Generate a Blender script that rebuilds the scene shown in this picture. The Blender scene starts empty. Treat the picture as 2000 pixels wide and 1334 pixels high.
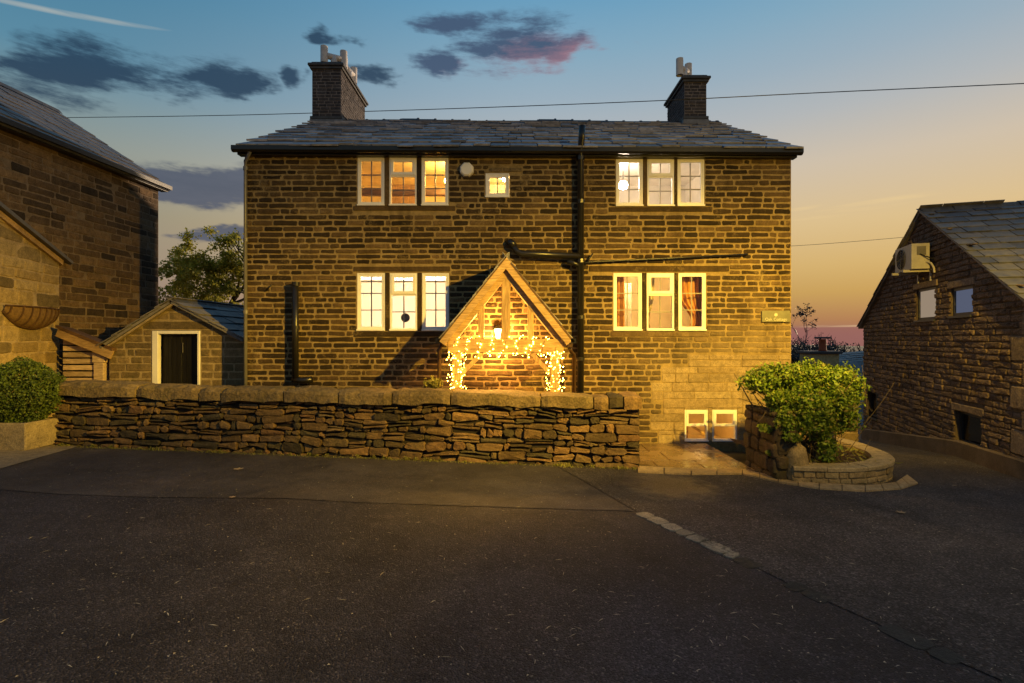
import bpy, bmesh, math, random
from mathutils import Vector, Matrix, noise as mnoise
R = math.radians
scn = bpy.context.scene
COL = scn.collection
rnd = random.Random(7)

# ------------------------------------------------------------------ camera, sky, light, exposure
F = 1000.0            # focal length in photo pixels (18 mm on 36 mm), horizon on row 660
CAMZ, CAMY = 2.05, -10.0
cam_d = bpy.data.cameras.new('camera'); cam = bpy.data.objects.new('camera', cam_d); COL.objects.link(cam)
cam.location = (0, CAMY, CAMZ); cam.rotation_euler = (R(90), 0, 0)
cam_d.sensor_width = 36.0; cam_d.lens = 18.0; cam_d.shift_y = -7/2000.0
cam_d.clip_start = 0.05; cam_d.clip_end = 2000
scn.camera = cam
scn.view_settings.view_transform = 'Standard'; scn.view_settings.look = 'None'
scn.view_settings.exposure = 0.0; scn.view_settings.gamma = 1.0; scn.view_settings.use_curve_mapping = False
scn.render.engine = 'CYCLES'
scn.cycles.use_denoising = True
scn.cycles.use_adaptive_sampling = True; scn.cycles.adaptive_threshold = 0.02
scn.cycles.max_bounces = 6; scn.cycles.transparent_max_bounces = 16
scn.cycles.sample_clamp_indirect = 6.0
scn.cycles.caustics_reflective = False; scn.cycles.caustics_refractive = False


def s2l(c):
    return tuple(((v/255.0)/12.92 if v/255.0 <= 0.04045 else ((v/255.0+0.055)/1.055)**2.4) for v in c)


class NT:
    """tiny node helper"""
    def __init__(s, tree): s.t = tree
    def n(s, typ, ins=None, **props):
        nd = s.t.nodes.new(typ)
        for k, v in props.items(): setattr(nd, k, v)
        for k, v in (ins or {}).items():
            sock = nd.inputs[k]
            if hasattr(v, 'is_output'): s.t.links.new(v, sock)
            else: sock.default_value = v
        return nd
    def math(s, op, a, b=0.0, c=0.0, clamp=False):
        nd = s.t.nodes.new('ShaderNodeMath'); nd.operation = op; nd.use_clamp = clamp
        for i, v in enumerate((a, b, c)):
            if hasattr(v, 'is_output'): s.t.links.new(v, nd.inputs[i])
            else: nd.inputs[i].default_value = v
        return nd.outputs[0]
    def ramp(s, fac, stops, interp='LINEAR'):
        nd = s.t.nodes.new('ShaderNodeValToRGB'); cr = nd.color_ramp; cr.interpolation = interp
        while len(cr.elements) < len(stops): cr.elements.new(0.5)
        for e, (p, c) in zip(cr.elements, stops):
            e.position = p; e.color = (c[0], c[1], c[2], 1) if not isinstance(c, (int, float)) else (c, c, c, 1)
        s.t.links.new(fac, nd.inputs[0]); return nd.outputs[0]
    def mix(s, fac, a, b, mode='MIX'):
        nd = s.t.nodes.new('ShaderNodeMix'); nd.data_type = 'RGBA'; nd.blend_type = mode; nd.clamp_factor = True
        for sock, v in ((nd.inputs[0], fac), (nd.inputs[6], a), (nd.inputs[7], b)):
            if hasattr(v, 'is_output'): s.t.links.new(v, sock)
            elif isinstance(v, (int, float)): sock.default_value = v
            else: sock.default_value = (v[0], v[1], v[2], 1)
        return nd.outputs[2]
    def noise(s, vec, scale, detail=4.0, rough=0.55, dist=0.0, out=0):
        nd = s.n('ShaderNodeTexNoise', {'Scale': scale, 'Detail': detail, 'Roughness': rough, 'Distortion': dist})
        if vec is not None: s.t.links.new(vec, nd.inputs['Vector'])
        return nd.outputs[out]
    def mapping(s, vec, scale=(1, 1, 1), loc=(0, 0, 0), rot=(0, 0, 0)):
        return s.n('ShaderNodeMapping', {'Vector': vec, 'Scale': scale, 'Location': loc, 'Rotation': rot}).outputs[0]


def build_world():
    w = bpy.data.worlds.new('World'); scn.world = w; w.use_nodes = True
    w.cycles.sampling_method = 'MANUAL'; w.cycles.sample_map_resolution = 128
    t = w.node_tree; t.nodes.clear(); k = NT(t)
    out = k.n('ShaderNodeOutputWorld')
    tc = k.n('ShaderNodeTexCoord').outputs['Generated']
    d = k.n('ShaderNodeVectorMath', {0: tc}, operation='NORMALIZE').outputs[0]
    sx = k.n('ShaderNodeSeparateXYZ', {0: d}); x, y, z = sx.outputs
    el = k.math('MULTIPLY', k.math('ARCSINE', z), 57.29578)          # degrees
    az = k.math('MULTIPLY', k.math('ARCTAN2', x, y), 57.29578)       # 0 = over the house, + to the sunset
    ef = k.math('DIVIDE', k.math('ADD', el, 10.0), 100.0, clamp=True)
    def P(e): return (e+10)/100.0
    cool = k.ramp(ef, [(0, s2l((70, 62, 66))), (P(0.5), s2l((126, 100, 106))), (P(5), s2l((150, 132, 122))), (P(11), s2l((145, 140, 122))),
                       (P(16), s2l((140, 150, 144))), (P(19), s2l((122, 146, 152))), (P(23), s2l((90, 138, 162))), (P(30), s2l((66, 124, 156))),
                       (P(36), s2l((56, 116, 152))), (P(55), s2l((44, 92, 130))), (1, s2l((34, 70, 108)))])
    warm = k.ramp(ef, [(0, s2l((80, 62, 58))), (P(0.3), s2l((146, 104, 98))), (P(1.6), s2l((172, 122, 84))), (P(4.4), s2l((199, 158, 90))),
                       (P(7), s2l((212, 176, 112))), (P(11), s2l((219, 190, 140))), (P(16.5), s2l((206, 191, 170))), (P(21), s2l((178, 182, 184))),
                       (P(25), s2l((154, 174, 188))), (P(29), s2l((132, 168, 190))), (P(33.4), s2l((106, 158, 190))), (P(42), s2l((76, 136, 176))), (P(60), s2l((48, 98, 140)))])
    wa = k.n('ShaderNodeMapRange', {0: az, 1: -48.0, 2: 6.0}, interpolation_type='SMOOTHSTEP').outputs[0]
    wb = k.n('ShaderNodeMapRange', {0: az, 1: 75.0, 2: 130.0}, interpolation_type='SMOOTHSTEP').outputs[0]
    wf = k.math('MULTIPLY', wa, k.math('SUBTRACT', 1.0, wb))
    base = k.mix(wf, cool, warm)
    # a little of the physical dusk sky
    ns = k.n('ShaderNodeTexSky', sky_type='NISHITA', sun_disc=False, sun_elevation=R(4.6), sun_rotation=R(45))
    base = k.mix(0.001, base, ns.outputs[0], "ADD")
    # clouds: streaky noise gathered into banks on the dome
    cv = k.n('ShaderNodeCombineXYZ', {0: az, 1: el, 2: 0.0}).outputs[0]
    nz = k.noise(k.mapping(cv, (0.11, 0.50, 1), (5.3, 2.2, 0)), 1.0, 7.0, 0.68)
    nz2 = k.noise(k.mapping(cv, (0.05, 0.16, 1), (3.1, 1.7, 0)), 1.0, 3.0, 0.6, 0.3)
    wv = k.n('ShaderNodeSeparateXYZ', {0: k.noise(k.mapping(cv, (0.13, 0.22, 1), (1.3, 8.2, 0)), 1.0, 4.0, 0.6, 0.0, 1)})
    waz = k.math('ADD', az, k.math('MULTIPLY', k.math('SUBTRACT', wv.outputs[0], 0.5), 14.0)); wel = k.math('ADD', el, k.math('MULTIPLY', k.math('SUBTRACT', wv.outputs[1], 0.5), 3.0))
    def blob(a0, e0, wa_, we_, tilt=0.0, soft=True):
        da = k.math('SUBTRACT', waz if soft else az, a0)
        de = k.math('SUBTRACT', k.math('SUBTRACT', wel if soft else el, e0), k.math('MULTIPLY', da, tilt))
        q = k.math('ADD', k.math('POWER', k.math('ABSOLUTE', k.math('DIVIDE', da, wa_)), 2.0), k.math('POWER', k.math('ABSOLUTE', k.math('DIVIDE', de, we_)), 2.0))
        return k.math('SUBTRACT', 1.0, k.math('SQRT', q), clamp=True) if soft else k.math('SUBTRACT', 1.0, q, clamp=True)
    def bank(blobs, lo, hi, gain=0.55):
        m = blobs[0]
        for b in blobs[1:]: m = k.math('MAXIMUM', m, b)
        v = k.math('ADD', k.math('MULTIPLY', m, gain), k.math('MULTIPLY', k.math('SUBTRACT', nz, 0.5), 2.3))
        return k.math('MULTIPLY', k.n('ShaderNodeMapRange', {0: v, 1: lo, 2: hi}, interpolation_type='SMOOTHSTEP').outputs[0],
                      k.n('ShaderNodeMapRange', {0: m, 1: 0.0, 2: 0.3}).outputs[0])
    dark = bank([blob(-40, 21.5, 13.5, 3.1, 0.27), blob(-30, 23.3, 6.5, 2.0, 0.15), blob(-22.5, 25.0, 3.4, 1.3), blob(-16.0, 26.0, 4.6, 1.5), blob(-20.8, 28.9, 4.4, 1.0), blob(-66, 17.0, 16, 5, 0.2)], 0.15, 0.80, 1.15)
    low = bank([blob(-31, 14.3, 13, 2.3, 0.15), blob(-29, 10.0, 6, 0.9, 0.1), blob(-62, 11, 24, 4, 0.1)], 0.0, 0.55, 1.2)
    pink = bank([blob(0.5, 29.6, 11.0, 3.2, 0.02), blob(-8, 28.0, 6.0, 1.5), blob(-6, 31.0, 7.5, 1.5), blob(6.5, 28.9, 7.0, 2.0, 0.12)], 0.16, 0.82, 1.15)
    gen = k.n('ShaderNodeMapRange', {0: nz2, 1: 0.60, 2: 0.80}, interpolation_type='SMOOTHSTEP').outputs[0]
    side = k.n('ShaderNodeMapRange', {0: k.math('ABSOLUTE', az), 1: 60.0, 2: 85.0}).outputs[0]
    up = k.n('ShaderNodeMapRange', {0: el, 1: 6.0, 2: 14.0}).outputs[0]
    gen = k.math('MULTIPLY', k.math('MULTIPLY', gen, side), k.math('MULTIPLY', up, 0.6))
    c = k.mix(k.math('MULTIPLY', dark, 0.9), base, s2l((38, 60, 84)))
    c = k.mix(k.math('MULTIPLY', low, 0.86), c, k.mix(nz, s2l((50, 66, 92)), s2l((92, 98, 116))))
    # the pink cloud: slate blue body, rose underside towards the sunset
    pk = k.math('SUBTRACT', k.math('MULTIPLY', k.math('ADD', az, 8.0), 0.075), k.math('MULTIPLY', k.math('SUBTRACT', el, 28.6), 0.30))
    pk = k.math('SUBTRACT', k.math('MULTIPLY', pk, 0.62), k.math('MULTIPLY', k.math('SUBTRACT', nz, 0.42), 2.0), clamp=True)
    pc = k.mix(pk, s2l((64, 80, 108)), s2l((184, 126, 134)))
    c = k.mix(k.math('MULTIPLY', pink, 0.9), c, pc)
    c = k.mix(gen, c, s2l((70, 86, 110)))
    # thin bright wisps over the sunset, haze bar on the horizon, vapour trail
    wn = k.noise(k.mapping(cv, (0.07, 1.2, 1), (9, 4, 0)), 1.0, 4.0, 0.55, 0.2)
    wm = k.math('MAXIMUM', blob(34, 11.9, 6.5, 0.55, 0.06, False), k.math('MAXIMUM', blob(37.5, 7.0, 3.5, 0.35, -0.04, False), blob(29, 12.3, 2.5, 0.3, 0.1, False)))
    wmm = k.math('MULTIPLY', k.n('ShaderNodeMapRange', {0: wn, 1: 0.46, 2: 0.62}).outputs[0], wm)
    c = k.mix(k.math('MULTIPLY', wmm, 0.75), c, s2l((236, 206, 150)))
    tr = k.math('MULTIPLY', blob(-41, 25.55, 7.6, 0.24, 0.135, False), k.n('ShaderNodeMapRange', {0: wn, 1: 0.25, 2: 0.5}).outputs[0])
    c = k.mix(k.math('MULTIPLY', tr, 0.8), c, s2l((170, 178, 176)))
    bar = k.math('MULTIPLY', k.n('ShaderNodeMapRange', {0: el, 1: 1.25, 2: 0.95}).outputs[0], wf)
    c = k.mix(k.math('MULTIPLY', bar, 0.75), c, s2l((150, 98, 92)))
    glint = k.math('MULTIPLY', blob(32, 1.12, 6.0, 0.13, 0.0, False), k.n('ShaderNodeMapRange', {0: wn, 1: 0.42, 2: 0.6}).outputs[0])
    c = k.mix(glint, c, s2l((240, 206, 158)))
    bg = k.n('ShaderNodeBackground', {'Color': c, 'Strength': 1.0})
    t.links.new(bg.outputs[0], out.inputs[0])
build_world()

sun_d = bpy.data.lights.new('sun', 'SUN'); sun_d.energy = 3.6; sun_d.angle = R(2); sun_d.color = (1.0, 0.72, 0.45)
sun = bpy.data.objects.new('sun', sun_d); COL.objects.link(sun)
sun.rotation_euler = Vector((-0.70, -0.70, -0.08)).to_track_quat('-Z', 'Y').to_euler()

# ------------------------------------------------------------------ helpers: measuring
def P(px, py, d):
    return Vector(((px-1000)/F*d, CAMY+d, CAMZ+(660-py)/F*d))

def sstep(a, b, x):
    t = min(1, max(0, (x-a)/(b-a))); return t*t*(3-2*t)

def gz(x, y):
    """height of the made ground"""
    z = 0.07 - (0.033*x if x < 2 else 0.066+0.018*(x-2)) - 0.03*(max(-16, min(y, 6))+2)
    if x < -12: z = 0.07+0.033*12 - 0.03*(max(-16, min(y, 6))+2)
    if x > 16: z = 0.07-0.066-0.018*14 - 0.03*(max(-16, min(y, 6))+2)
    z += -0.095*max(0, min(y, 70)+0.5)*sstep(3, 7, x)
    z += -0.02*max(0, min(y, 200)-20)*(1-sstep(3, 7, x))
    return z

def G(px, py):
    """point of the ground seen at a photo pixel"""
    d = 8.0
    for _ in range(40):
        q = P(px, py, d); h = gz(q.x, q.y)
        d2 = (CAMZ-h)*F/(py-660.0); d = 0.5*d+0.5*d2
    return P(px, py, d)

# ------------------------------------------------------------------ helpers: materials
def new_mat(name):
    m = bpy.data.materials.new(name); m.use_nodes = True
    t = m.node_tree; t.nodes.clear(); k = NT(t)
    out = k.n('ShaderNodeOutputMaterial'); return m, k, out

def principled(k, out, col, rough=0.8, bump=None, bdist=0.01, bstr=1.0, spec=0.4, metal=0.0, normal=None, **extra):
    ins = {'Base Color': col if hasattr(col, 'is_output') else (col[0], col[1], col[2], 1), 'Roughness': rough, 'Metallic': metal, 'Specular IOR Level': spec}
    ins.update(extra)
    b = k.n('ShaderNodeBsdfPrincipled', ins)
    if bump is not None:
        bn = k.n('ShaderNodeBump', {'Height': bump, 'Distance': bdist, 'Strength': bstr})
        k.t.links.new(bn.outputs[0], b.inputs['Normal'])
    k.t.links.new(b.outputs[0], out.inputs[0]); return b

def pos(k): return k.n('ShaderNodeNewGeometry').outputs['Position']

def prand(k):
    g = k.n('ShaderNodeNewGeometry'); o = k.n('ShaderNodeObjectInfo')
    return k.math('FRACT', k.math('ADD', g.outputs['Random Per Island'], o.outputs['Random']))

def stone_mat(name, cols, smear_col=None, smear=(0.6, 0.75), smear_amt=0.0, fine=55, bdist=0.012, rough=0.85, soot=0.5, lichen=0.0, zone=None, coarse=9.0, stretch=(1, 1, 1), moss=0.0, streak=0.0):
    m, k, out = new_mat(name); p = pos(k); r = prand(k)
    n = len(cols); c = k.ramp(r, [(i/max(1, n-1), cols[i]) for i in range(n)])
    n1 = k.noise(p, 0.9, 3); n2 = k.noise(k.mapping(p, stretch), fine, 5, 0.65); n3 = k.noise(k.mapping(p, stretch), coarse, 6, 0.62)
    c = k.mix(k.math('MULTIPLY', k.ramp(n1, [(0.35, 0.0), (0.7, 1.0)]), soot), c, k.mix(1.0, c, (0.45, 0.42, 0.40), 'MULTIPLY'))
    c = k.mix(1.0, c, k.ramp(n2, [(0.25, 0.55), (0.5, 1.0), (0.78, 1.5)]), 'MULTIPLY')
    c = k.mix(0.7, c, k.ramp(n3, [(0.3, 0.55), (0.6, 1.15), (0.8, 1.35)]), 'MULTIPLY')
    if zone is not None:
        # stone once blast-cleaned towards the right-hand foot of the house: a paler stone with a ragged edge
        zc, x0, x1, z0, z1 = zone
        s = k.n('ShaderNodeSeparateXYZ', {0: p}); nn = k.noise(p, 2.2, 5)
        fx = k.n('ShaderNodeMapRange', {0: k.math('ADD', s.outputs[0], k.math('MULTIPLY', k.math('SUBTRACT', nn, 0.5), 3.0)), 1: x0, 2: x1}).outputs[0]
        fz = k.n('ShaderNodeMapRange', {0: k.math('ADD', s.outputs[2], k.math('MULTIPLY', k.math('SUBTRACT', nn, 0.5), 2.0)), 1: z0, 2: z1}).outputs[0]
        c = k.mix(k.math('MULTIPLY', k.math('MULTIPLY', fx, fz), 0.8), c, k.mix(1.0, zc, k.ramp(n2, [(0.25, 0.7), (0.78, 1.25)]), 'MULTIPLY'))
    if streak > 0:
        sk = k.n('ShaderNodeMapRange', {0: k.noise(k.mapping(p, (2.6, 2.6, 0.35)), 1.0, 5, 0.65), 1: 0.50, 2: 0.70}).outputs[0]
        c = k.mix(k.math('MULTIPLY', sk, streak), c, k.mix(1.0, c, (0.30, 0.27, 0.22), 'MULTIPLY'))
    if smear_col is not None:
        n4 = k.noise(p, 1.7, 4, 0.6); n5 = k.noise(p, 26, 5, 0.7)
        v = k.math('ADD', k.math('MULTIPLY', n4, 0.55), k.math('MULTIPLY', n5, 0.45))
        f = k.n('ShaderNodeMapRange', {0: v, 1: smear[0], 2: smear[1]}).outputs[0]
        c = k.mix(k.math('MULTIPLY', f, smear_amt), c, smear_col)
    if lichen > 0:
        v = k.n('ShaderNodeMapRange', {0: k.noise(p, 14, 6, 0.7), 1: 0.66, 2: 0.74}).outputs[0]
        c = k.mix(k.math('MULTIPLY', v, lichen), c, (0.30, 0.31, 0.20))
    if moss > 0:
        v = k.n('ShaderNodeMapRange', {0: k.noise(p, 3.1, 5, 0.7), 1: 0.52, 2: 0.66}).outputs[0]
        c = k.mix(k.math('MULTIPLY', v, moss), c, (0.075, 0.075, 0.022))
    b = k.math('ADD', k.math('MULTIPLY', n2, 0.45), n3)
    principled(k, out, c, rough, b, bdist, 1.0, 0.25)
    return m

def plain_mat(name, col, rough=0.6, var=0.25, scale=6.0, bdist=0.002, spec=0.4, metal=0.0, dirt=None, streak=None):
    m, k, out = new_mat(name); p = pos(k)
    n = k.noise(p, scale, 5, 0.6); n2 = k.noise(p, scale*9, 4, 0.6)
    r = prand(k)
    c = k.mix(1.0, col, k.ramp(n, [(0.3, 1-var), (0.7, 1+var)]), 'MULTIPLY')
    c = k.mix(1.0, c, k.ramp(r, [(0, 1-var*0.4), (1, 1+var*0.4)]), 'MULTIPLY')
    if dirt: c = k.mix(k.math('MULTIPLY', k.n('ShaderNodeMapRange', {0: n2, 1: 0.5, 2: 0.75}).outputs[0], 0.5), c, dirt)
    principled(k, out, c, rough, n2, bdist, 0.6, spec, metal); return m

def wood_mat(name, c1, c2, axis=2, rough=0.6):
    m, k, out = new_mat(name); p = pos(k); sc = [14, 14, 14]; sc[axis] = 1.2
    n = k.noise(k.mapping(p, tuple(sc)), 3.0, 6, 0.7, 0.8); n2 = k.noise(p, 2.5, 4)
    c = k.mix(k.ramp(n, [(0.32, 0.0), (0.66, 1.0)]), tuple(v*0.55 for v in c1), tuple(v*1.1 for v in c2)); c = k.mix(1.0, c, k.ramp(n2, [(0.3, 0.75), (0.7, 1.2)]), 'MULTIPLY')
    c = k.mix(1.0, c, k.ramp(prand(k), [(0, 0.8), (1, 1.2)]), 'MULTIPLY')
    principled(k, out, c, rough, n, 0.003, 0.7, 0.3); return m

def slate_mat(name, cols, rough=0.42, bd=0.006):
    m, k, out = new_mat(name); p = pos(k); r = prand(k); n = len(cols)
    c = k.ramp(r, [(i/(n-1), cols[i]) for i in range(n)])
    n1 = k.noise(p, 7, 6, 0.65); n2 = k.noise(p, 50, 4, 0.6)
    c = k.mix(1.0, c, k.ramp(n1, [(0.3, 0.6), (0.7, 1.4)]), 'MULTIPLY')
    v = k.n('ShaderNodeMapRange', {0: k.noise(p, 11, 6, 0.75), 1: 0.62, 2: 0.74}).outputs[0]
    c = k.mix(k.math('MULTIPLY', v, 0.35), c, (0.12, 0.125, 0.12))
    rg = k.ramp(n1, [(0.3, rough-0.14), (0.7, rough+0.2)])
    principled(k, out, c, rg, k.math('ADD', n1, k.math('MULTIPLY', n2, 0.3)), bd, 0.8, 0.3); return m

def leaf_mat(name, cols, trans=0.35):
    m, k, out = new_mat(name); r = prand(k); n = len(cols)
    c = k.ramp(r, [(i/(n-1), cols[i]) for i in range(n)])
    p = pos(k); c = k.mix(1.0, c, k.ramp(k.noise(p, 3.0, 3), [(0.3, 0.65), (0.7, 1.3)]), 'MULTIPLY')
    b = k.n('ShaderNodeBsdfPrincipled', {'Base Color': c, 'Roughness': 0.5, 'Specular IOR Level': 0.35})
    tr = k.n('ShaderNodeBsdfTranslucent', {'Color': c})
    mx = k.n('ShaderNodeMixShader', {0: trans, 1: b.outputs[0], 2: tr.outputs[0]})
    k.t.links.new(mx.outputs[0], out.inputs[0]); return m

def emit_mat(name, col, strength):
    m, k, out = new_mat(name)
    e = k.n('ShaderNodeEmission', {'Color': (col[0], col[1], col[2], 1), 'Strength': strength})
    k.t.links.new(e.outputs[0], out.inputs[0]); return m

def glass_mat(name, tint=(0.95, 0.95, 0.93), frost=0.0):
    m, k, out = new_mat(name)
    tr = k.n('ShaderNodeBsdfTransparent', {'Color': (tint[0], tint[1], tint[2], 1)})
    if frost > 0: tr = k.n('ShaderNodeBsdfRefraction', {'Color': (tint[0], tint[1], tint[2], 1), 'Roughness': frost, 'IOR': 1.02})
    gl = k.n('ShaderNodeBsdfGlossy', {'Roughness': 0.03})
    fr = k.n('ShaderNodeFresnel', {'IOR': 1.5})
    f = k.math('MINIMUM', k.math('MULTIPLY', fr.outputs[0], 1.4), 1.0)
    mx = k.n('ShaderNodeMixShader', {0: f, 1: tr.outputs[0], 2: gl.outputs[0]})
    k.t.links.new(mx.outputs[0], out.inputs[0]); return m

# ------------------------------------------------------------------ helpers: meshes
class MB:
    def __init__(s): s.v = []; s.f = []
    def add(s, vs, fs):
        o = len(s.v); s.v += [tuple(v) for v in vs]; s.f += [tuple(i+o for i in f) for f in fs]; return s
    def box(s, a, b, ch=0.0):
        x0, x1 = sorted((a[0], b[0])); y0, y1 = sorted((a[1], b[1])); z0, z1 = sorted((a[2], b[2]))
        if ch <= 0:
            return s.add([(x0,y0,z0),(x1,y0,z0),(x1,y1,z0),(x0,y1,z0),(x0,y0,z1),(x1,y0,z1),(x1,y1,z1),(x0,y1,z1)],
                         [(0,3,2,1),(4,5,6,7),(0,1,5,4),(1,2,6,5),(2,3,7,6),(3,0,4,7)])
        bm = bmesh.new(); bmesh.ops.create_cube(bm, size=1.0)
        for v in bm.verts: v.co = ((x0+x1)/2+v.co.x*(x1-x0), (y0+y1)/2+v.co.y*(y1-y0), (z0+z1)/2+v.co.z*(z1-z0))
        bmesh.ops.bevel(bm, geom=bm.edges[:], offset=ch, segments=1, affect='EDGES')
        bm.verts.index_update(); s.add([v.co[:] for v in bm.verts], [[v.index for v in f.verts] for f in bm.faces]); bm.free(); return s
    def beam(s, a, b, w, h, up=(0, 0, 1)):
        """box beam from a to b, w across, h along up"""
        a = Vector(a); b = Vector(b); d = (b-a).normalized(); sd = d.cross(Vector(up)).normalized(); u = sd.cross(d).normalized()
        vs = []
        for q in (a, b):
            for i, j in ((-1,-1),(1,-1),(1,1),(-1,1)): vs.append(q+sd*(w/2*i)+u*(h/2*j))
        return s.add(vs, [(3,2,1,0),(4,5,6,7),(0,1,5,4),(1,2,6,5),(2,3,7,6),(3,0,4,7)])
    def tube(s, pts, r, n=8, cap=True):
        pts = [Vector(p) for p in pts]; m = len(pts); rs = r if isinstance(r, (list, tuple)) else [r]*m
        o = len(s.v); ref = Vector((0.31, 0.17, 0.93))
        for i, p in enumerate(pts):
            d = (pts[min(i+1, m-1)]-pts[max(i-1, 0)]).normalized()
            a = d.cross(ref)
            if a.length < 0.05: a = d.cross(Vector((1, 0, 0)))
            a.normalize(); b = d.cross(a)
            for j in range(n):
                t = 2*math.pi*j/n; s.v.append(tuple(p+(a*math.cos(t)+b*math.sin(t))*rs[i]))
        for i in range(m-1):
            for j in range(n):
                q = o+i*n+j; q2 = o+i*n+(j+1) % n; s.f.append((q, q2, q2+n, q+n))
        if cap: s.f.append(tuple(o+j for j in range(n-1, -1, -1))); s.f.append(tuple(o+(m-1)*n+j for j in range(n)))
        return s
    def lathe(s, c, prof, n=16):
        c = Vector(c); o = len(s.v); m = len(prof)
        for r, z in prof:
            for j in range(n):
                t = 2*math.pi*j/n; s.v.append((c.x+r*math.cos(t), c.y+r*math.sin(t), c.z+z))
        for i in range(m-1):
            for j in range(n):
                q = o+i*n+j; q2 = o+i*n+(j+1) % n; s.f.append((q, q2, q2+n, q+n))
        s.f.append(tuple(o+j for j in range(n-1, -1, -1))); s.f.append(tuple(o+(m-1)*n+j for j in range(n))); return s
    def prism(s, poly, vec):
        n = len(poly); vec = Vector(vec); vs = [Vector(p) for p in poly]+[Vector(p)+vec for p in poly]
        fs = [tuple(range(n-1, -1, -1)), tuple(range(n, 2*n))]+[(i, (i+1) % n, n+(i+1) % n, n+i) for i in range(n)]
        return s.add(vs, fs)
    def build(s, name, mat, parent=None, smooth=False, fix=False):
        me = bpy.data.meshes.new(name); me.from_pydata(s.v, [], s.f)
        if fix:
            bm = bmesh.new(); bm.from_mesh(me); bmesh.ops.recalc_face_normals(bm, faces=bm.faces[:]); bm.to_mesh(me); bm.free()
        if mat: me.materials.append(mat)
        if smooth: me.polygons.foreach_set('use_smooth', [True]*len(me.polygons))
        o = bpy.data.objects.new(name, me); COL.objects.link(o)
        if parent: o.parent = parent
        return o

def tag(o, label=None, cat=None, group=None, kind=None):
    if label: o['label'] = label
    if cat: o['category'] = cat
    if group: o['group'] = group
    if kind: o['kind'] = kind
    return o

def thing(name, label, cat, group=None):
    o = bpy.data.objects.new(name, None); COL.objects.link(o); o.empty_display_size = 0.2
    return tag(o, label, cat, group)

class Frame:
    """a wall plane: u along, v up, w out of the wall"""
    def __init__(s, o, u, n, v=(0, 0, 1)): s.o = Vector(o); s.u = Vector(u).normalized(); s.n = Vector(n).normalized(); s.vv = Vector(v).normalized()
    def __call__(s, u, v, w=0.0): return s.o+s.u*u+s.vv*v+s.n*w

def piece_geo(fr, outline, proud, back, ch, bulge=0.0, inset_j=0.0, rg=rnd, tilt=0.0):
    """one stone: outline (u,v) polygon, chamfered, its face a little proud and uneven"""
    n = len(outline); cu = sum(p[0] for p in outline)/n; cv = sum(p[1] for p in outline)/n
    vs = []; ins = []
    for (u, v) in outline: vs.append(fr(u, v, -back))
    tu, tv = rg.uniform(-tilt, tilt), rg.uniform(-tilt, tilt)
    for (u, v) in outline: vs.append(fr(u, v, max(0.001-back, proud-ch*1.1)))
    for (u, v) in outline:
        du, dv = cu-u, cv-v; L = math.hypot(du, dv) or 1; c = min(ch*1.3, L*0.45)
        w = proud+(u-cu)*tu+(v-cv)*tv+rg.uniform(-inset_j, inset_j)
        vs.append(fr(u+du/L*c, v+dv/L*c, w))
    fs = []
    for r in range(2):
        for i in range(n): fs.append((r*n+i, r*n+(i+1) % n, (r+1)*n+(i+1) % n, (r+1)*n+i))
    if bulge > 0:
        vs.append(fr(cu, cv, proud+bulge)); e = 3*n
        for i in range(n): fs.append((2*n+i, 2*n+(i+1) % n, e))
    else: fs.append(tuple(range(2*n, 3*n)))
    return vs, fs

def quad_outline(ua, ub, va0, va1, vb0, vb1, j=0.006, cut=0.012, rg=rnd):
    """rough-cut block outline, corners nipped; va0/va1 bottom at ua/ub, vb0/vb1 top at ua/ub"""
    c = min(cut, 0.35*(ub-ua), 0.35*max(0.004, min(vb0-va0, vb1-va1)))
    J = lambda: rg.uniform(-j, j)
    return [(ua+c+J()*0.3, va0+J()), ((ua+ub)/2+J(), (va0+va1)/2+J()*0.7), (ub-c+J()*0.3, va1+J()), (ub+J(), va1+c), (ub+J(), vb1-c), (ub-c, vb1+J()), ((ua+ub)/2+J(), (vb0+vb1)/2+J()*0.7), (ua+c, vb0+J()), (ua+J(), vb0-c), (ua+J(), va0+c)]

def lay(parent, geos, mat, name='stone', rest='stonework', keep=300):
    """geos: list of (area, (verts, faces)); the biggest become parts, the remainder one part"""
    geos = sorted(geos, key=lambda g: -g[0])
    for a, (v, f) in geos[:keep]: MB().add(v, f).build(name, mat, parent)
    if len(geos) > keep:
        mb = MB()
        for a, (v, f) in geos[keep:]: mb.add(v, f)
        o = mb.build(rest, mat, parent); o['kind'] = 'stuff'

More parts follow.
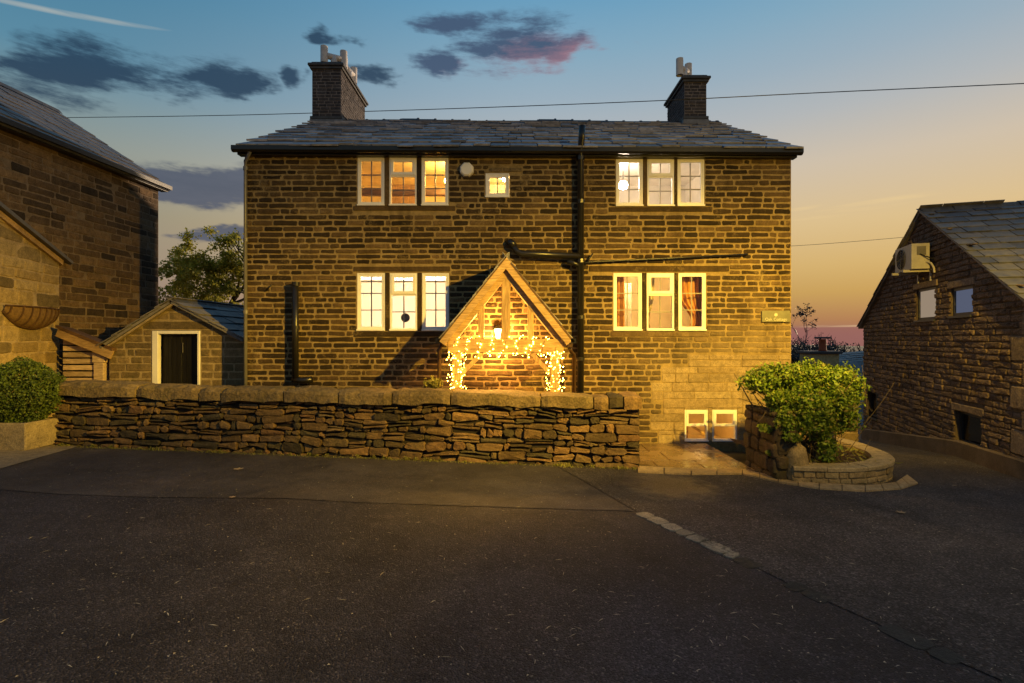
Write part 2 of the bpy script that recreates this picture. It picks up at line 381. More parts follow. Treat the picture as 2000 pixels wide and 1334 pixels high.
def courses(u0, u1, v0, v1, ch, chj, wmin, wmax, gap, holes=(), vtop=None, vbot=None, rg=rnd, breaks=()):
    """coursed blocks; holes are (ua,ub,va,vb). returns (ua,ub,va,vb)"""
    out = []; v = v0
    while v < v1-0.03:
        h = ch*rg.uniform(1-chj, 1+chj)
        if v+h > v1-0.05: h = v1-v
        va, vb = v+gap/2, v+h-gap/2
        spans = [(u0, u1)]
        for (ha, hb, hva, hvb) in holes:
            if hva < vb-0.012 and hvb > va+0.012:
                ns = []
                for (a, b) in spans:
                    if hb <= a or ha >= b: ns.append((a, b)); continue
                    if ha-a > 0.05: ns.append((a, ha))
                    if b-hb > 0.05: ns.append((hb, b))
                    # the strip of this course above or below the opening
                    lo, hi = max(a, ha), min(b, hb)
                    for (sa, sb) in ((va, hva-gap/2), (hvb+gap/2, vb)):
                        if sb-sa > 0.045:
                            x = lo
                            while x < hi-0.02:
                                w = min(rg.uniform(wmin, wmax), hi-x)
                                if hi-x-w < wmin*0.5: w = hi-x
                                out.append((x+gap/2, x+w-gap/2, sa, sb)); x += w
                spans = ns
        for (a, b) in spans:
            x = a
            if b-a > wmax: x = a
            first = True
            while x < b-0.02:
                w = rg.uniform(wmin, wmax)
                if first: w *= rg.uniform(0.55, 1.0); first = False
                if rg.random() < 0.12: w *= 0.55
                if b-x-w < wmin*0.6: w = b-x
                out.append((x+gap/2, x+w-gap/2, va, vb)); x += w
        v += h
    if vtop or vbot:
        o2 = []
        for (a, b, va, vb) in out:
            t0, t1 = (vtop(a), vtop(b)) if vtop else (9e9, 9e9); b0, b1 = (vbot(a), vbot(b)) if vbot else (-9e9, -9e9)
            nb0, nb1 = min(vb, t0), min(vb, t1); na0, na1 = max(va, b0), max(va, b1)
            if min(nb0-na0, nb1-na1) < 0.02:
                if max(nb0-na0, nb1-na1) < 0.05: continue
                nb0 = max(nb0, na0+0.012); nb1 = max(nb1, na1+0.012)
            o2.append((a, b, na0, na1, nb0, nb1))
        return o2
    return [(a, b, va, va, vb, vb) for (a, b, va, vb) in out]

def block_geos(fr, blocks, proud, pj, back, ch, j, cut, bulge=0.0, tilt=0.0, rg=rnd, ij=0.0):
    gs = []
    for (a, b, va0, va1, vb0, vb1) in blocks:
        ol = quad_outline(a, b, va0, va1, vb0, vb1, j, cut, rg)
        gs.append(((b-a)*(0.5*(vb0+vb1-va0-va1)), piece_geo(fr, ol, proud+rg.uniform(-pj, pj), back, ch, bulge*rg.uniform(0.5, 1.2), ij, rg, tilt)))
    return gs

def cells(u0, u1, v0, v1, holes):
    """rectangles covering the wall except its openings"""
    us = sorted({u0, u1, *[min(max(h[i], u0), u1) for h in holes for i in (0, 1)]}); vs = sorted({v0, v1, *[min(max(h[i], v0), v1) for h in holes for i in (2, 3)]})
    out = []
    for a, b in zip(us, us[1:]):
        for c, d in zip(vs, vs[1:]):
            m = ((a+b)/2, (c+d)/2)
            if not any(h[0] < m[0] < h[1] and h[2] < m[1] < h[3] for h in holes): out.append((a, b, c, d))
    return out

def panel_wall(parent, name, fr, u0, u1, v0, v1, holes, thick, mat):
    mb = MB()
    for (a, b, c, d) in cells(u0, u1, v0, v1, holes): mb.add([fr(a, c), fr(b, c), fr(b, d), fr(a, d)], [(0, 1, 2, 3)])
    for (a, b, c, d) in holes:      # reveals
        for (p, q) in (((a, c), (b, c)), ((b, c), (b, d)), ((b, d), (a, d)), ((a, d), (a, c))):
            mb.add([fr(*p), fr(*p, -thick), fr(*q, -thick), fr(*q)], [(0, 1, 2, 3)])
    return mb.build(name, mat, parent)

def sheet(name, poly, dz, mat, step=0.5, parent=None, zf=None):
    """a sheet that follows the ground, cut on a common lattice"""
    bm = bmesh.new(); vs = [bm.verts.new((p[0], p[1], 0)) for p in poly]; bm.faces.new(vs)
    xs = [p[0] for p in poly]; ys = [p[1] for p in poly]
    for ax, lo, hi in ((0, min(xs), max(xs)), (1, min(ys), max(ys))):
        i = math.ceil(lo/step)
        while i*step < hi:
            co = [0, 0, 0]; co[ax] = i*step; no = [0, 0, 0]; no[ax] = 1
            bmesh.ops.bisect_plane(bm, geom=bm.verts[:]+bm.edges[:]+bm.faces[:], plane_co=co, plane_no=no, dist=1e-5); i += 1
    bmesh.ops.triangulate(bm, faces=[f for f in bm.faces if len(f.verts) > 4])
    for v in bm.verts: v.co.z = (zf or gz)(v.co.x, v.co.y)+dz
    bmesh.ops.recalc_face_normals(bm, faces=bm.faces[:])
    for f in bm.faces:
        if f.normal.z < 0: f.normal_flip()
    me = bpy.data.meshes.new(name); bm.to_mesh(me); bm.free(); me.materials.append(mat)
    o = bpy.data.objects.new(name, me); COL.objects.link(o)
    if parent: o.parent = parent
    return o

def leaves(blobs, n, size, rg, shell=0.55, lumps=0.42, down=0.0):
    """many bent leaf quads through the blobs' volume; blobs: (centre, (rx,ry,rz), weight)"""
    mb = MB(); tot = sum(b[2] for b in blobs)
    for c, rad, w in blobs:
        c = Vector(c)
        for _ in range(int(n*w/tot)):
            d = Vector((rg.gauss(0, 1), rg.gauss(0, 1), rg.gauss(0, 1))).normalized()
            r = shell+(1-shell)*rg.random() if rg.random() < 0.75 else rg.random()**0.5
            lump = 1-0.43*lumps+lumps*mnoise.noise(d*2.3+c*3.1)
            p = c+Vector((d.x*rad[0], d.y*rad[1], d.z*rad[2]))*r*lump
            a = Vector((rg.gauss(0, 1), rg.gauss(0, 1), rg.gauss(0, 1)-down)).normalized()
            b = a.cross(Vector((rg.gauss(0, 1), rg.gauss(0, 1), rg.gauss(0, 1)))).normalized(); nn = a.cross(b)
            s = size*rg.uniform(0.6, 1.25)
            mb.add([p-a*s*0.5, p+b*s*0.32+nn*s*0.08, p+a*s*0.5, p-b*s*0.32+nn*s*0.08], [(0, 1, 2), (0, 2, 3)])
    return mb

def branch(mb, p, d, L, r, depth, rg, tips, spread=0.6, n=6):
    pts = [Vector(p)]; rs = [r]; d = Vector(d).normalized(); k = 4
    for i in range(k):
        d = (d+Vector((rg.gauss(0, 0.12), rg.gauss(0, 0.12), rg.gauss(0.03, 0.08)))).normalized()
        pts.append(pts[-1]+d*L/k); rs.append(r*(1-0.45*(i+1)/k))
    mb.tube(pts, rs, n)
    if depth == 0: tips.append(pts[-1]); return
    for c in range(rg.choice((2, 3, 3))):
        q = pts[rg.choice((2, 3, 4))]
        nd = (d+Vector((rg.gauss(0, spread), rg.gauss(0, spread), rg.gauss(0.15, spread*0.5)))).normalized()
        branch(mb, q, nd, L*rg.uniform(0.6, 0.8), r*0.55, depth-1, rg, tips, spread, max(4, n-1))

# ------------------------------------------------------------------ materials
M = {}
M['house_stone'] = stone_mat('house_stone', [(0.022,0.014,0.007),(0.048,0.030,0.014),(0.032,0.021,0.010),(0.115,0.074,0.034),(0.028,0.019,0.010),(0.065,0.041,0.019),(0.16,0.105,0.05)], (0.27,0.195,0.095), (0.545, 0.68), 0.7, soot=0.35, streak=0.6,
                             zone=((0.33,0.25,0.145), 2.0, 4.6, 2.9, 1.3))
M['clean_stone'] = stone_mat('clean_stone', [(0.27,0.20,0.115),(0.33,0.25,0.15),(0.24,0.18,0.105),(0.36,0.28,0.17)], (0.10,0.07,0.04), (0.57, 0.67), 0.6, soot=0.25)
M['mortar'] = stone_mat('mortar', [(0.30,0.22,0.105),(0.30,0.22,0.105)], (0.13,0.10,0.06), (0.56, 0.68), 0.7, soot=0.4, fine=90, bdist=0.008, streak=0.5)
M['left_stone'] = stone_mat('left_stone', [(0.09,0.058,0.033),(0.17,0.108,0.056),(0.23,0.15,0.078),(0.13,0.083,0.045),(0.04,0.028,0.018),(0.19,0.12,0.062)], None, soot=0.45, fine=40, streak=0.5, bdist=0.02)
M['left_mortar'] = stone_mat('left_mortar', [(0.20,0.145,0.095),(0.20,0.145,0.095)], None, soot=0.3, fine=80)
M['wing_stone'] = stone_mat('wing_stone', [(0.34,0.24,0.10),(0.44,0.32,0.14),(0.24,0.165,0.065),(0.48,0.36,0.18),(0.15,0.11,0.05)], None, soot=0.2, fine=45)
M['wing_mortar'] = stone_mat('wing_mortar', [(0.44,0.33,0.19),(0.44,0.33,0.19)], None, soot=0.2, fine=90)
M['shed_stone'] = stone_mat('shed_stone', [(0.13,0.095,0.05),(0.20,0.145,0.075),(0.16,0.115,0.06),(0.25,0.18,0.095)], None, soot=0.2, fine=45, moss=0.4)
M['shed_mortar'] = stone_mat('shed_mortar', [(0.34,0.26,0.15),(0.34,0.26,0.15)], None, soot=0.2, fine=90)
M['rough_stone'] = stone_mat('rough_stone', [(0.16,0.115,0.085),(0.24,0.175,0.13),(0.20,0.145,0.11),(0.13,0.095,0.075)], None, soot=0.45, fine=30, coarse=14, bdist=0.048, stretch=(1, 1, 1.6))
M['rough_mortar'] = stone_mat('rough_mortar', [(0.10,0.078,0.062),(0.10,0.078,0.062)], None, soot=0.3, fine=50, bdist=0.02)
M['quoin'] = stone_mat('quoin', [(0.20,0.155,0.115),(0.26,0.20,0.15)], None, soot=0.3, fine=35, bdist=0.02)
M['drystone'] = stone_mat('drystone', [(0.12,0.080,0.042),(0.20,0.125,0.060),(0.075,0.056,0.034),(0.25,0.15,0.070),(0.15,0.11,0.060),(0.17,0.095,0.048),(0.095,0.078,0.046),(0.055,0.043,0.028)], None, soot=0.35, fine=38, bdist=0.022, lichen=0.35, moss=0.25)
M['coping'] = stone_mat('coping', [(0.17,0.125,0.065),(0.22,0.16,0.085),(0.19,0.14,0.075)], (0.07,0.055,0.03), (0.51, 0.62), 0.8, soot=0.4, fine=32, bdist=0.030, lichen=0.5, moss=0.3)
M['core'] = plain_mat('dark_core', (0.022, 0.017, 0.012), 0.95, 0.3, 9, 0.01)
M['planter_stone'] = stone_mat('planter_stone', [(0.26,0.195,0.105),(0.34,0.255,0.14),(0.21,0.155,0.085),(0.30,0.235,0.13)], None, soot=0.25, fine=40, moss=0.35)
M['trough'] = stone_mat('trough', [(0.33,0.265,0.165),(0.36,0.285,0.175)], None, soot=0.3, fine=50, bdist=0.012)
M['chimney_brick'] = stone_mat('chimney_brick', [(0.055,0.05,0.055),(0.09,0.08,0.085),(0.04,0.036,0.042)], None, soot=0.4)
M['chimney_mortar'] = stone_mat('chimney_mortar', [(0.20,0.175,0.175),(0.20,0.175,0.175)], None, soot=0.3)
M['slate'] = slate_mat('slate', [(0.13,0.135,0.165),(0.27,0.27,0.315),(0.19,0.19,0.225),(0.38,0.37,0.41),(0.24,0.24,0.28)], 0.52)
M['slate_grey'] = slate_mat('slate_grey', [(0.13,0.122,0.127),(0.19,0.178,0.18),(0.15,0.14,0.144),(0.23,0.21,0.205)], 0.58)
M['slate_barn'] = slate_mat('slate_barn', [(0.060,0.062,0.078),(0.10,0.10,0.118),(0.075,0.077,0.092),(0.13,0.128,0.142)], 0.52)
M['slate_left'] = slate_mat('slate_left', [(0.08,0.078,0.084),(0.12,0.114,0.12),(0.095,0.092,0.098)], 0.5)
M['ridge'] = slate_mat('ridge', [(0.05,0.05,0.056),(0.075,0.073,0.076)], 0.55)
M['black_iron'] = plain_mat('black_paint', (0.012, 0.011, 0.011), 0.32, 0.3, 12, 0.0015, 0.5)
M['brown_pipe'] = plain_mat('brown_pipe', (0.055, 0.03, 0.016), 0.38, 0.2, 8, 0.001, 0.5)
M['grey_pipe'] = plain_mat('grey_pipe', (0.13, 0.125, 0.13), 0.4, 0.2, 8, 0.001, 0.5)
M['white_paint'] = plain_mat('white_paint', (0.80, 0.78, 0.78), 0.38, 0.06, 5, 0.001, 0.5, dirt=(0.62, 0.58, 0.54))
M['bar_backlit'] = plain_mat('bar_backlit', (0.34, 0.31, 0.28), 0.5, 0.08, 5, 0.001)  # white glazing bars, darkened in colour for their backlit shade
M['cream_paint'] = plain_mat('cream_paint', (0.72, 0.62, 0.45), 0.5, 0.08, 5, 0.001)
M['alarm_white'] = plain_mat('alarm_white', (0.78, 0.75, 0.72), 0.4, 0.05, 5, 0.0005)
M['lead'] = plain_mat('lead', (0.16, 0.16, 0.175), 0.5, 0.25, 8, 0.004)
M['pot_white'] = plain_mat('pot_white', (0.55, 0.52, 0.52), 0.6, 0.15, 8, 0.003)
M['pot_red'] = plain_mat('pot_red', (0.34, 0.075, 0.028), 0.7, 0.2, 8, 0.003)
M['oak'] = wood_mat('oak', (0.44,0.27,0.12), (0.60,0.40,0.20), 2)
M['oak_x'] = wood_mat('oak_beam', (0.42,0.26,0.115), (0.58,0.385,0.19), 0)
M['dark_oak'] = wood_mat('dark_oak', (0.10,0.055,0.03), (0.17,0.095,0.05), 0)
M['pale_board'] = wood_mat('pale_board', (0.44,0.31,0.20), (0.60,0.45,0.31), 0, 0.7)
M['dark_door'] = wood_mat('dark_door', (0.006,0.0055,0.005), (0.010,0.009,0.008), 2, 0.55)
M['glass'] = glass_mat('window_glass')
M['frosted'] = glass_mat('frosted_glass', (0.93, 0.93, 0.92), 0.35)
M['dark_frame'] = plain_mat('dark_frame', (0.035, 0.04, 0.048), 0.4, 0.15, 6, 0.001)
M['room_amber'] = plain_mat('room_amber', (0.86, 0.72, 0.42), 0.8, 0.22, 2.5, 0.002)
M['room_cream'] = plain_mat('room_cream', (0.80, 0.66, 0.40), 0.8, 0.15, 2.0, 0.002)
M['dark_glass'] = plain_mat('dark_glass', (0.012, 0.013, 0.016), 0.12, 0.1, 2, 0.0005, 0.2)
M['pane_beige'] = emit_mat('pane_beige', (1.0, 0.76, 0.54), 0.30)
M['pane_blue'] = emit_mat('pane_blue', (0.52, 0.60, 0.90), 0.17)  # pane glows faintly blue in place of a sky reflection
M['room_white'] = plain_mat('room_white', (0.80, 0.74, 0.66), 0.8, 0.12, 2.0, 0.002)
M['room_dark'] = plain_mat('room_dark', (0.02, 0.022, 0.028), 0.8, 0.12, 2.0, 0.002)
M['curtain'] = plain_mat('curtain', (0.52, 0.25, 0.08), 0.85, 0.25, 9, 0.003)
M['curtain_pale'] = plain_mat('curtain_pale', (0.62, 0.52, 0.36), 0.85, 0.25, 9, 0.003)
M['globe_warm'] = emit_mat('globe_warm', (1.0, 0.60, 0.16), 170)
M['globe_white'] = emit_mat('globe_white', (1.0, 0.82, 0.60), 210)
M['globe_pale'] = emit_mat('globe_pale', (1.0, 0.74, 0.36), 300)
M['bulb'] = emit_mat('bulb', (1.0, 0.50, 0.055), 85)
M['blind_lamp'] = emit_mat('blind_lamp', (1.0, 0.86, 0.66), 440)
M['lantern_glass'] = emit_mat('lantern_glass', (1.0, 0.66, 0.22), 16)
M['lamp_glass'] = emit_mat('lamp_glass', (1.0, 0.66, 0.22), 20)
M['render'] = stone_mat('render', [(0.13,0.10,0.075),(0.15,0.115,0.085)], (0.08,0.062,0.048), (0.50, 0.68), 0.7, soot=0.3, fine=60, bdist=0.006, coarse=3)
M['ac_white'] = plain_mat('ac_white', (0.44, 0.42, 0.38), 0.5, 0.15, 5, 0.001, dirt=(0.25, 0.22, 0.18))
M['rust'] = plain_mat('rusty_iron', (0.085, 0.042, 0.018), 0.75, 0.35, 15, 0.003)
M['coir'] = plain_mat('coir', (0.20, 0.12, 0.05), 0.95, 0.35, 25, 0.012)
M['soil'] = plain_mat('soil', (0.055, 0.030, 0.016), 0.95, 0.5, 16, 0.04)
M['bark'] = plain_mat('bark', (0.06, 0.042, 0.028), 0.9, 0.35, 18, 0.01)
M['twig'] = plain_mat('twig', (0.10, 0.075, 0.045), 0.9, 0.35, 18, 0.004)
M['leaf_tree'] = leaf_mat('leaf_tree', [(0.40,0.37,0.05),(0.54,0.48,0.07),(0.34,0.33,0.05),(0.62,0.56,0.10)], 0.55)
M['leaf_shrub'] = leaf_mat('leaf_shrub', [(0.09,0.15,0.016),(0.18,0.27,0.026),(0.13,0.21,0.020),(0.26,0.34,0.042),(0.20,0.17,0.05)], 0.3)
M['leaf_box'] = leaf_mat('leaf_box', [(0.06,0.10,0.02),(0.11,0.16,0.026),(0.05,0.085,0.018),(0.16,0.20,0.036)], 0.25)
M['leaf_yellow'] = leaf_mat('leaf_yellow', [(0.20,0.20,0.04),(0.32,0.30,0.07)], 0.3)
M['leaf_far'] = leaf_mat('leaf_far', [(0.020,0.026,0.036),(0.032,0.038,0.048),(0.026,0.032,0.042)], 0.1)
M['dead_leaf'] = leaf_mat('dead_leaf', [(0.22,0.12,0.05),(0.40,0.30,0.18),(0.30,0.17,0.07)], 0.1)
M['litter'] = plain_mat('litter', (0.42, 0.37, 0.29), 0.8, 0.4, 30, 0.001)

def asphalt(name, base, grain, rough, spot, wet=None, con=1.0):
    m, k, out = new_mat(name); p = pos(k)
    vo = k.n('ShaderNodeTexVoronoi', {'Vector': p, 'Scale': grain}); d = vo.outputs['Distance']
    n1 = k.noise(p, 0.55, 5, 0.6); n2 = k.noise(p, 3.2, 5, 0.65); n3 = k.noise(p, 130, 4, 0.7)
    wn = k.n('ShaderNodeTexWhiteNoise', {'Vector': vo.outputs['Position']}).outputs['Value']
    c = k.mix(con, base, k.ramp(wn, [(0.0, 0.30), (0.5, 0.85), (0.85, 1.45), (1.0, 2.8)]), 'MULTIPLY')
    c = k.mix(1.0, c, k.ramp(n1, [(0.3, 0.72), (0.7, 1.35)]), 'MULTIPLY')
    c = k.mix(1.0, c, k.ramp(n2, [(0.3, 0.8), (0.7, 1.2)]), 'MULTIPLY')
    c = k.mix(k.math('MULTIPLY', k.n('ShaderNodeMapRange', {0: wn, 1: 0.975, 2: 0.99}).outputs[0], spot), c, (0.20, 0.18, 0.16))
    # old repairs and oil: broad soft-edged darker blotches and worn paler ones
    st_n = k.noise(p, 0.9, 5, 0.7, 0.6)
    c = k.mix(k.math('MULTIPLY', k.n('ShaderNodeMapRange', {0: st_n, 1: 0.56, 2: 0.66}).outputs[0], 0.45), c, k.mix(1.0, c, (0.5, 0.5, 0.52), 'MULTIPLY'))
    c = k.mix(k.math('MULTIPLY', k.n('ShaderNodeMapRange', {0: st_n, 1: 0.42, 2: 0.32}).outputs[0], 0.5), c, k.mix(1.0, c, (1.5, 1.45, 1.4), 'MULTIPLY'))
    h = k.math('ADD', k.math('MULTIPLY', d, -0.9), k.math('MULTIPLY', n3, 0.5))
    h = k.math('ADD', h, k.math('MULTIPLY', n2, 0.8))
    rg = k.ramp(k.math('ADD', k.math('MULTIPLY', n1, 0.7), k.math('MULTIPLY', wn, 0.3)), [(0.3, rough-0.10), (0.7, rough+0.12)])
    if wet:      # rain film lying in the dip by the gateway
        s_ = k.n('ShaderNodeSeparateXYZ', {0: p}); wx, wy, rx, ry = wet
        qd = k.math('ADD', k.math('POWER', k.math('DIVIDE', k.math('SUBTRACT', s_.outputs[0], wx), rx), 2.0), k.math('POWER', k.math('DIVIDE', k.math('SUBTRACT', s_.outputs[1], wy), ry), 2.0))
        wm = k.n('ShaderNodeMapRange', {0: k.math('ADD', qd, k.math('MULTIPLY', n2, 2.4)), 1: 2.1, 2: 1.5}).outputs[0]
        rg = k.mix(wm, rg, (0.36, 0.36, 0.36))
    principled(k, out, c, rg, h, 0.012, 1.0, k.mix(wm, (0.12, 0.12, 0.12), (0.5, 0.5, 0.5)) if wet else 0.14); return m
M['asphalt'] = asphalt('asphalt_old', (0.052, 0.045, 0.052), 90, 0.66, 0.6, None, 0.62)
M['asphalt_pale'] = asphalt('asphalt_pale', (0.074, 0.065, 0.071), 110, 0.66, 0.4, None, 0.4)
M['asphalt_new'] = asphalt('asphalt_coarse', (0.066, 0.058, 0.062), 75, 0.72, 0.4, (2.15, -3.0, 0.75, 0.9), 0.75)
M['earth'] = plain_mat('earth', (0.05, 0.045, 0.026), 0.95, 0.4, 2.0, 0.03)
M['concrete'] = stone_mat('concrete', [(0.26,0.215,0.16),(0.28,0.235,0.175)], None, soot=0.4, fine=60, bdist=0.006)
M['edging'] = stone_mat('edging', [(0.36,0.265,0.15),(0.42,0.31,0.18),(0.31,0.23,0.13)], None, soot=0.25, fine=50, bdist=0.008)
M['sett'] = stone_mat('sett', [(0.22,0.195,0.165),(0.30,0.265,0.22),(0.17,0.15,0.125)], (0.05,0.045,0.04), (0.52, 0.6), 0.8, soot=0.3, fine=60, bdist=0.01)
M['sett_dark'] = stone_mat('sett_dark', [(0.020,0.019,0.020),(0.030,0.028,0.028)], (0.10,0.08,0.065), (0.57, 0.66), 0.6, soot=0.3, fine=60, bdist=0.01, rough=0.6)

def flag_mat():
    m, k, out = new_mat('wet_flag'); p = pos(k); r = prand(k)
    c = k.ramp(r, [(0, (0.17,0.115,0.065)), (0.5, (0.22,0.155,0.09)), (1, (0.14,0.095,0.058))])
    n1 = k.noise(p, 3.0, 5, 0.6); n2 = k.noise(p, 40, 5, 0.6)
    c = k.mix(1.0, c, k.ramp(n1, [(0.3, 0.65), (0.7, 1.3)]), 'MULTIPLY')
    rg = k.ramp(n1, [(0.35, 0.12), (0.65, 0.42)])
    principled(k, out, c, rg, k.math('ADD', n1, k.math('MULTIPLY', n2, 0.15)), 0.012, 0.6, 0.6); return m
M['flag'] = flag_mat()

# ------------------------------------------------------------------ ground, road, patio
def big_ground():
    xs = [-400, -200, -100, -60, -40, -30, -24]+[-20+i for i in range(0, 45)]+[26, 30, 36, 44, 60, 90, 140, 220, 400]
    ys = [-60, -40, -30, -24]+[-20+i for i in range(0, 36)]+[18, 22, 26, 30, 36, 44, 54, 66, 80, 100, 140, 200, 300, 500, 900]
    mb = MB(); nx = len(xs)
    for y in ys:
        for x in xs: mb.v.append((x, y, gz(x, y)-0.06))
    for j in range(len(ys)-1):
        for i in range(nx-1): mb.f.append((j*nx+i, j*nx+i+1, (j+1)*nx+i+1, (j+1)*nx+i))
    tag(mb.build('ground', M['earth']), kind='structure')
big_ground()

WA, WB = Vector((-7.45, -1.70, 0)), Vector((2.0, -2.0, 0))          # garden wall, front face foot
seam_px = [(1088, 911), (1140, 940), (1250, 1003), (1340, 1044), (1430, 1086), (1560, 1150), (1720, 1222), (1860, 1288), (1990, 1345)]
seam = [G(*q) for q in seam_px]
e0 = (seam[-1]-seam[-2]).normalized()
seam_end = seam[-1]+e0*4.0
tag(sheet('road', [(-16, -18), (16, -18), (16, 2), (13.5, 14), (8.5, 14), (5.2, 0.6), (5.2, -1.2), (3.5, -1.6), (-7.5, -1.5), (-16, -1.2)], 0.0, M['asphalt']), kind='structure')
nr = [(p.x, p.y) for p in seam]+[(seam_end.x, seam_end.y), (15.5, -14), (15.5, 1.5), (13.2, 13.5), (8.8, 13.5), (5.3, 0.4), (5.3, -1.3), (3.5, -1.75), (1.3, -1.8)]
tag(sheet('road_coarse_asphalt', nr, 0.006, M['asphalt_new']), kind='structure')
# the strip of paler, older tarmac along the wall
st = [G(*q) for q in ((-260, 948), (0, 957), (120, 966), (300, 972), (560, 974), (700, 982), (1000, 992), (1238, 999), (1140, 942), (1090, 914))]
st = [(p.x, p.y) for p in st]+[(WB.x-1.2, -1.82), (WA.x-0.4, -1.60), (-13, -1.5)]
tag(sheet('road_pale_strip', st, 0.006, M['asphalt_pale']), kind='structure')
cp = [G(*q) for q in ((-300, 1010), (0, 917), (168, 869))]
tag(sheet('pavement', [(p.x, p.y) for p in cp]+[(-7.2, -1.5), (-15, -1.3)], 0.014, M['concrete']), kind='structure')

# stone setts along the seam
def setts():
    root = bpy.data.objects.new('kerb', None); COL.objects.link(root); tag(root, kind='structure')
    rg = random.Random(4); pts = seam[2:]+[seam_end]; w = 0.085
    acc = 0.0
    for a, b in zip(pts, pts[1:]):
        d = (b-a); L = d.length; d.normalize(); n = Vector((-d.y, d.x, 0)); s = acc
        while s < L-0.05:
            l = rg.uniform(0.14, 0.30); l = min(l, L-s+0.05); c = a+d*(s+l/2)
            if c.x > seam[4].x+0.05 and rg.random() < 0.35: s += l; continue
            fr = Frame((c.x, c.y, gz(c.x, c.y)), d, (0, 0, 1), n)
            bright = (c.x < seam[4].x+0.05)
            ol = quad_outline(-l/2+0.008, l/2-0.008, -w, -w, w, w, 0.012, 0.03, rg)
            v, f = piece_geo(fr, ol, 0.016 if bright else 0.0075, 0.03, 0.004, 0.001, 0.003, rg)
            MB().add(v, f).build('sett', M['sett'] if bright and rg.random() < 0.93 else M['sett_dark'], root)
            s += l
        acc = s-L if s > L else 0
setts()

def patio():
    root = bpy.data.objects.new('patio', None); COL.objects.link(root); tag(root, kind='structure')
    MB().box((-5.0, -2.0, -0.3), (2.05, 0.0, -0.045)).build('garden_bed', M['earth'], root)
    MB().box((2.03, -2.12, -0.3), (3.78, -0.02, -0.03)).build('bedding', M['shed_mortar'], root)
    rg = random.Random(11)
    rows = [(-0.02, -0.78), (-0.78, -1.42), (-1.42, -2.12)]
    for i, (ya, yb) in enumerate(rows):
        x = 2.03; first = True
        while x < 3.76:
            w = (0.45, 0.62, 0.30)[i] if first else rg.uniform(0.55, 0.75); first = False
            if 3.78-x-w < 0.25: w = 3.78-x
            fr = Frame((0, 0, 0), (1, 0, 0), (0, 0, 1), (0, 1, 0))
            ol = quad_outline(x+0.008, x+w-0.008, yb+0.008, yb+0.008, ya-0.008, ya-0.008, 0.004, 0.012, rg)
            v, f = piece_geo(fr, ol, rg.uniform(-0.002, 0.003), 0.045, 0.005, 0, 0.001, rg)
            MB().add(v, f).build('flagstone', M['flag'], root); x += w
    # sandstone edging: straight across the gateway, then curling round the planter
    pin = [G(*q) for q in ((1245, 913), (1350, 918), (1450, 919), (1520, 934), (1600, 946), (1690, 952), (1750, 945), (1772, 930))]
    pout = [G(*q) for q in ((1245, 924), (1350, 929), (1450, 928), (1520, 944), (1600, 957), (1690, 962), (1760, 957), (1793, 946))]
    pin = [p+Vector((0, 0, 0)) for p in pin]
    for i in range(len(pin)-1):
        for a, b in ((0.0, 0.5), (0.5, 1.0)):
            q = [pin[i].lerp(pin[i+1], a+0.01), pin[i].lerp(pin[i+1], b-0.01), pout[i].lerp(pout[i+1], b-0.01), pout[i].lerp(pout[i+1], a+0.01)]
            top = [Vector((p.x, p.y, gz(p.x, p.y)+0.028)) for p in q]; bot = [Vector((p.x, p.y, gz(p.x, p.y)-0.05)) for p in q]
            MB().add(top+bot, [(3, 2, 1, 0), (0, 1, 5, 4), (1, 2, 6, 5), (2, 3, 7, 6), (3, 0, 4, 7)]).build('edging_stone', M['edging'], root, fix=True)
patio()

# ------------------------------------------------------------------ the house
def HX(px): return (px-1000)/100.0
def HZ(py): return CAMZ+(660-py)/100.0
house = thing('stone_house', 'two-storey dark stone house with slate roof, white windows and two chimneys', 'house')
XL, XR, ZT = HX(478), HX(1545), HZ(298)
FH = Frame((0, 0, 0), (1, 0, 0), (0, -1, 0))
LIGHTS = {'upper_left': ([(698, 751), (760, 814), (823, 876)], 307, 401), 'upper_right': ([(1203, 1256), (1264, 1317), (1323, 1376)], 310, 402),
          'lower_left': ([(697, 752), (761, 815), (824, 877)], 533, 645), 'lower_right': ([(1198, 1254), (1263, 1317), (1325, 1379)], 533, 645)}
holes = []; lints = []
for kx, (ls, a, b) in LIGHTS.items():
    for (x0, x1) in ls: holes.append((HX(x0), HX(x1), HZ(b), HZ(a)))
holes.append((HX(948), HX(995), HZ(385), HZ(338)))
for (x0, x1) in ((1337, 1383), (1391, 1440)): holes.append((HX(x0), HX(x1), HZ(861), HZ(800)))
panel_wall(house, 'front_wall', FH, XL, XR, -0.3, ZT+0.12, holes, 0.14, M['mortar'])
# the other three walls and the ends under the roof
RIDGE_Y, RIDGE_Z, EAVE_Y, EAVE_Z = 3.8, 7.86, -0.24, 5.66
BACK_Y = 2*RIDGE_Y-0.0
mb = MB()
for x, fl in ((XL, 1), (XR, -1)):
    ps = [(x, 0, -0.6), (x, BACK_Y, -2.5), (x, BACK_Y, ZT), (x, RIDGE_Y, RIDGE_Z-0.16), (x, 0, ZT)]
    mb.add(ps, [(0, 1, 2, 3, 4) if fl < 0 else (4, 3, 2, 1, 0)])
mb.add([(XL, BACK_Y, -2.5), (XR, BACK_Y, -2.5), (XR, BACK_Y, ZT), (XL, BACK_Y, ZT)], [(0, 3, 2, 1)])
mb.build('side_wall', M['house_stone'], house)

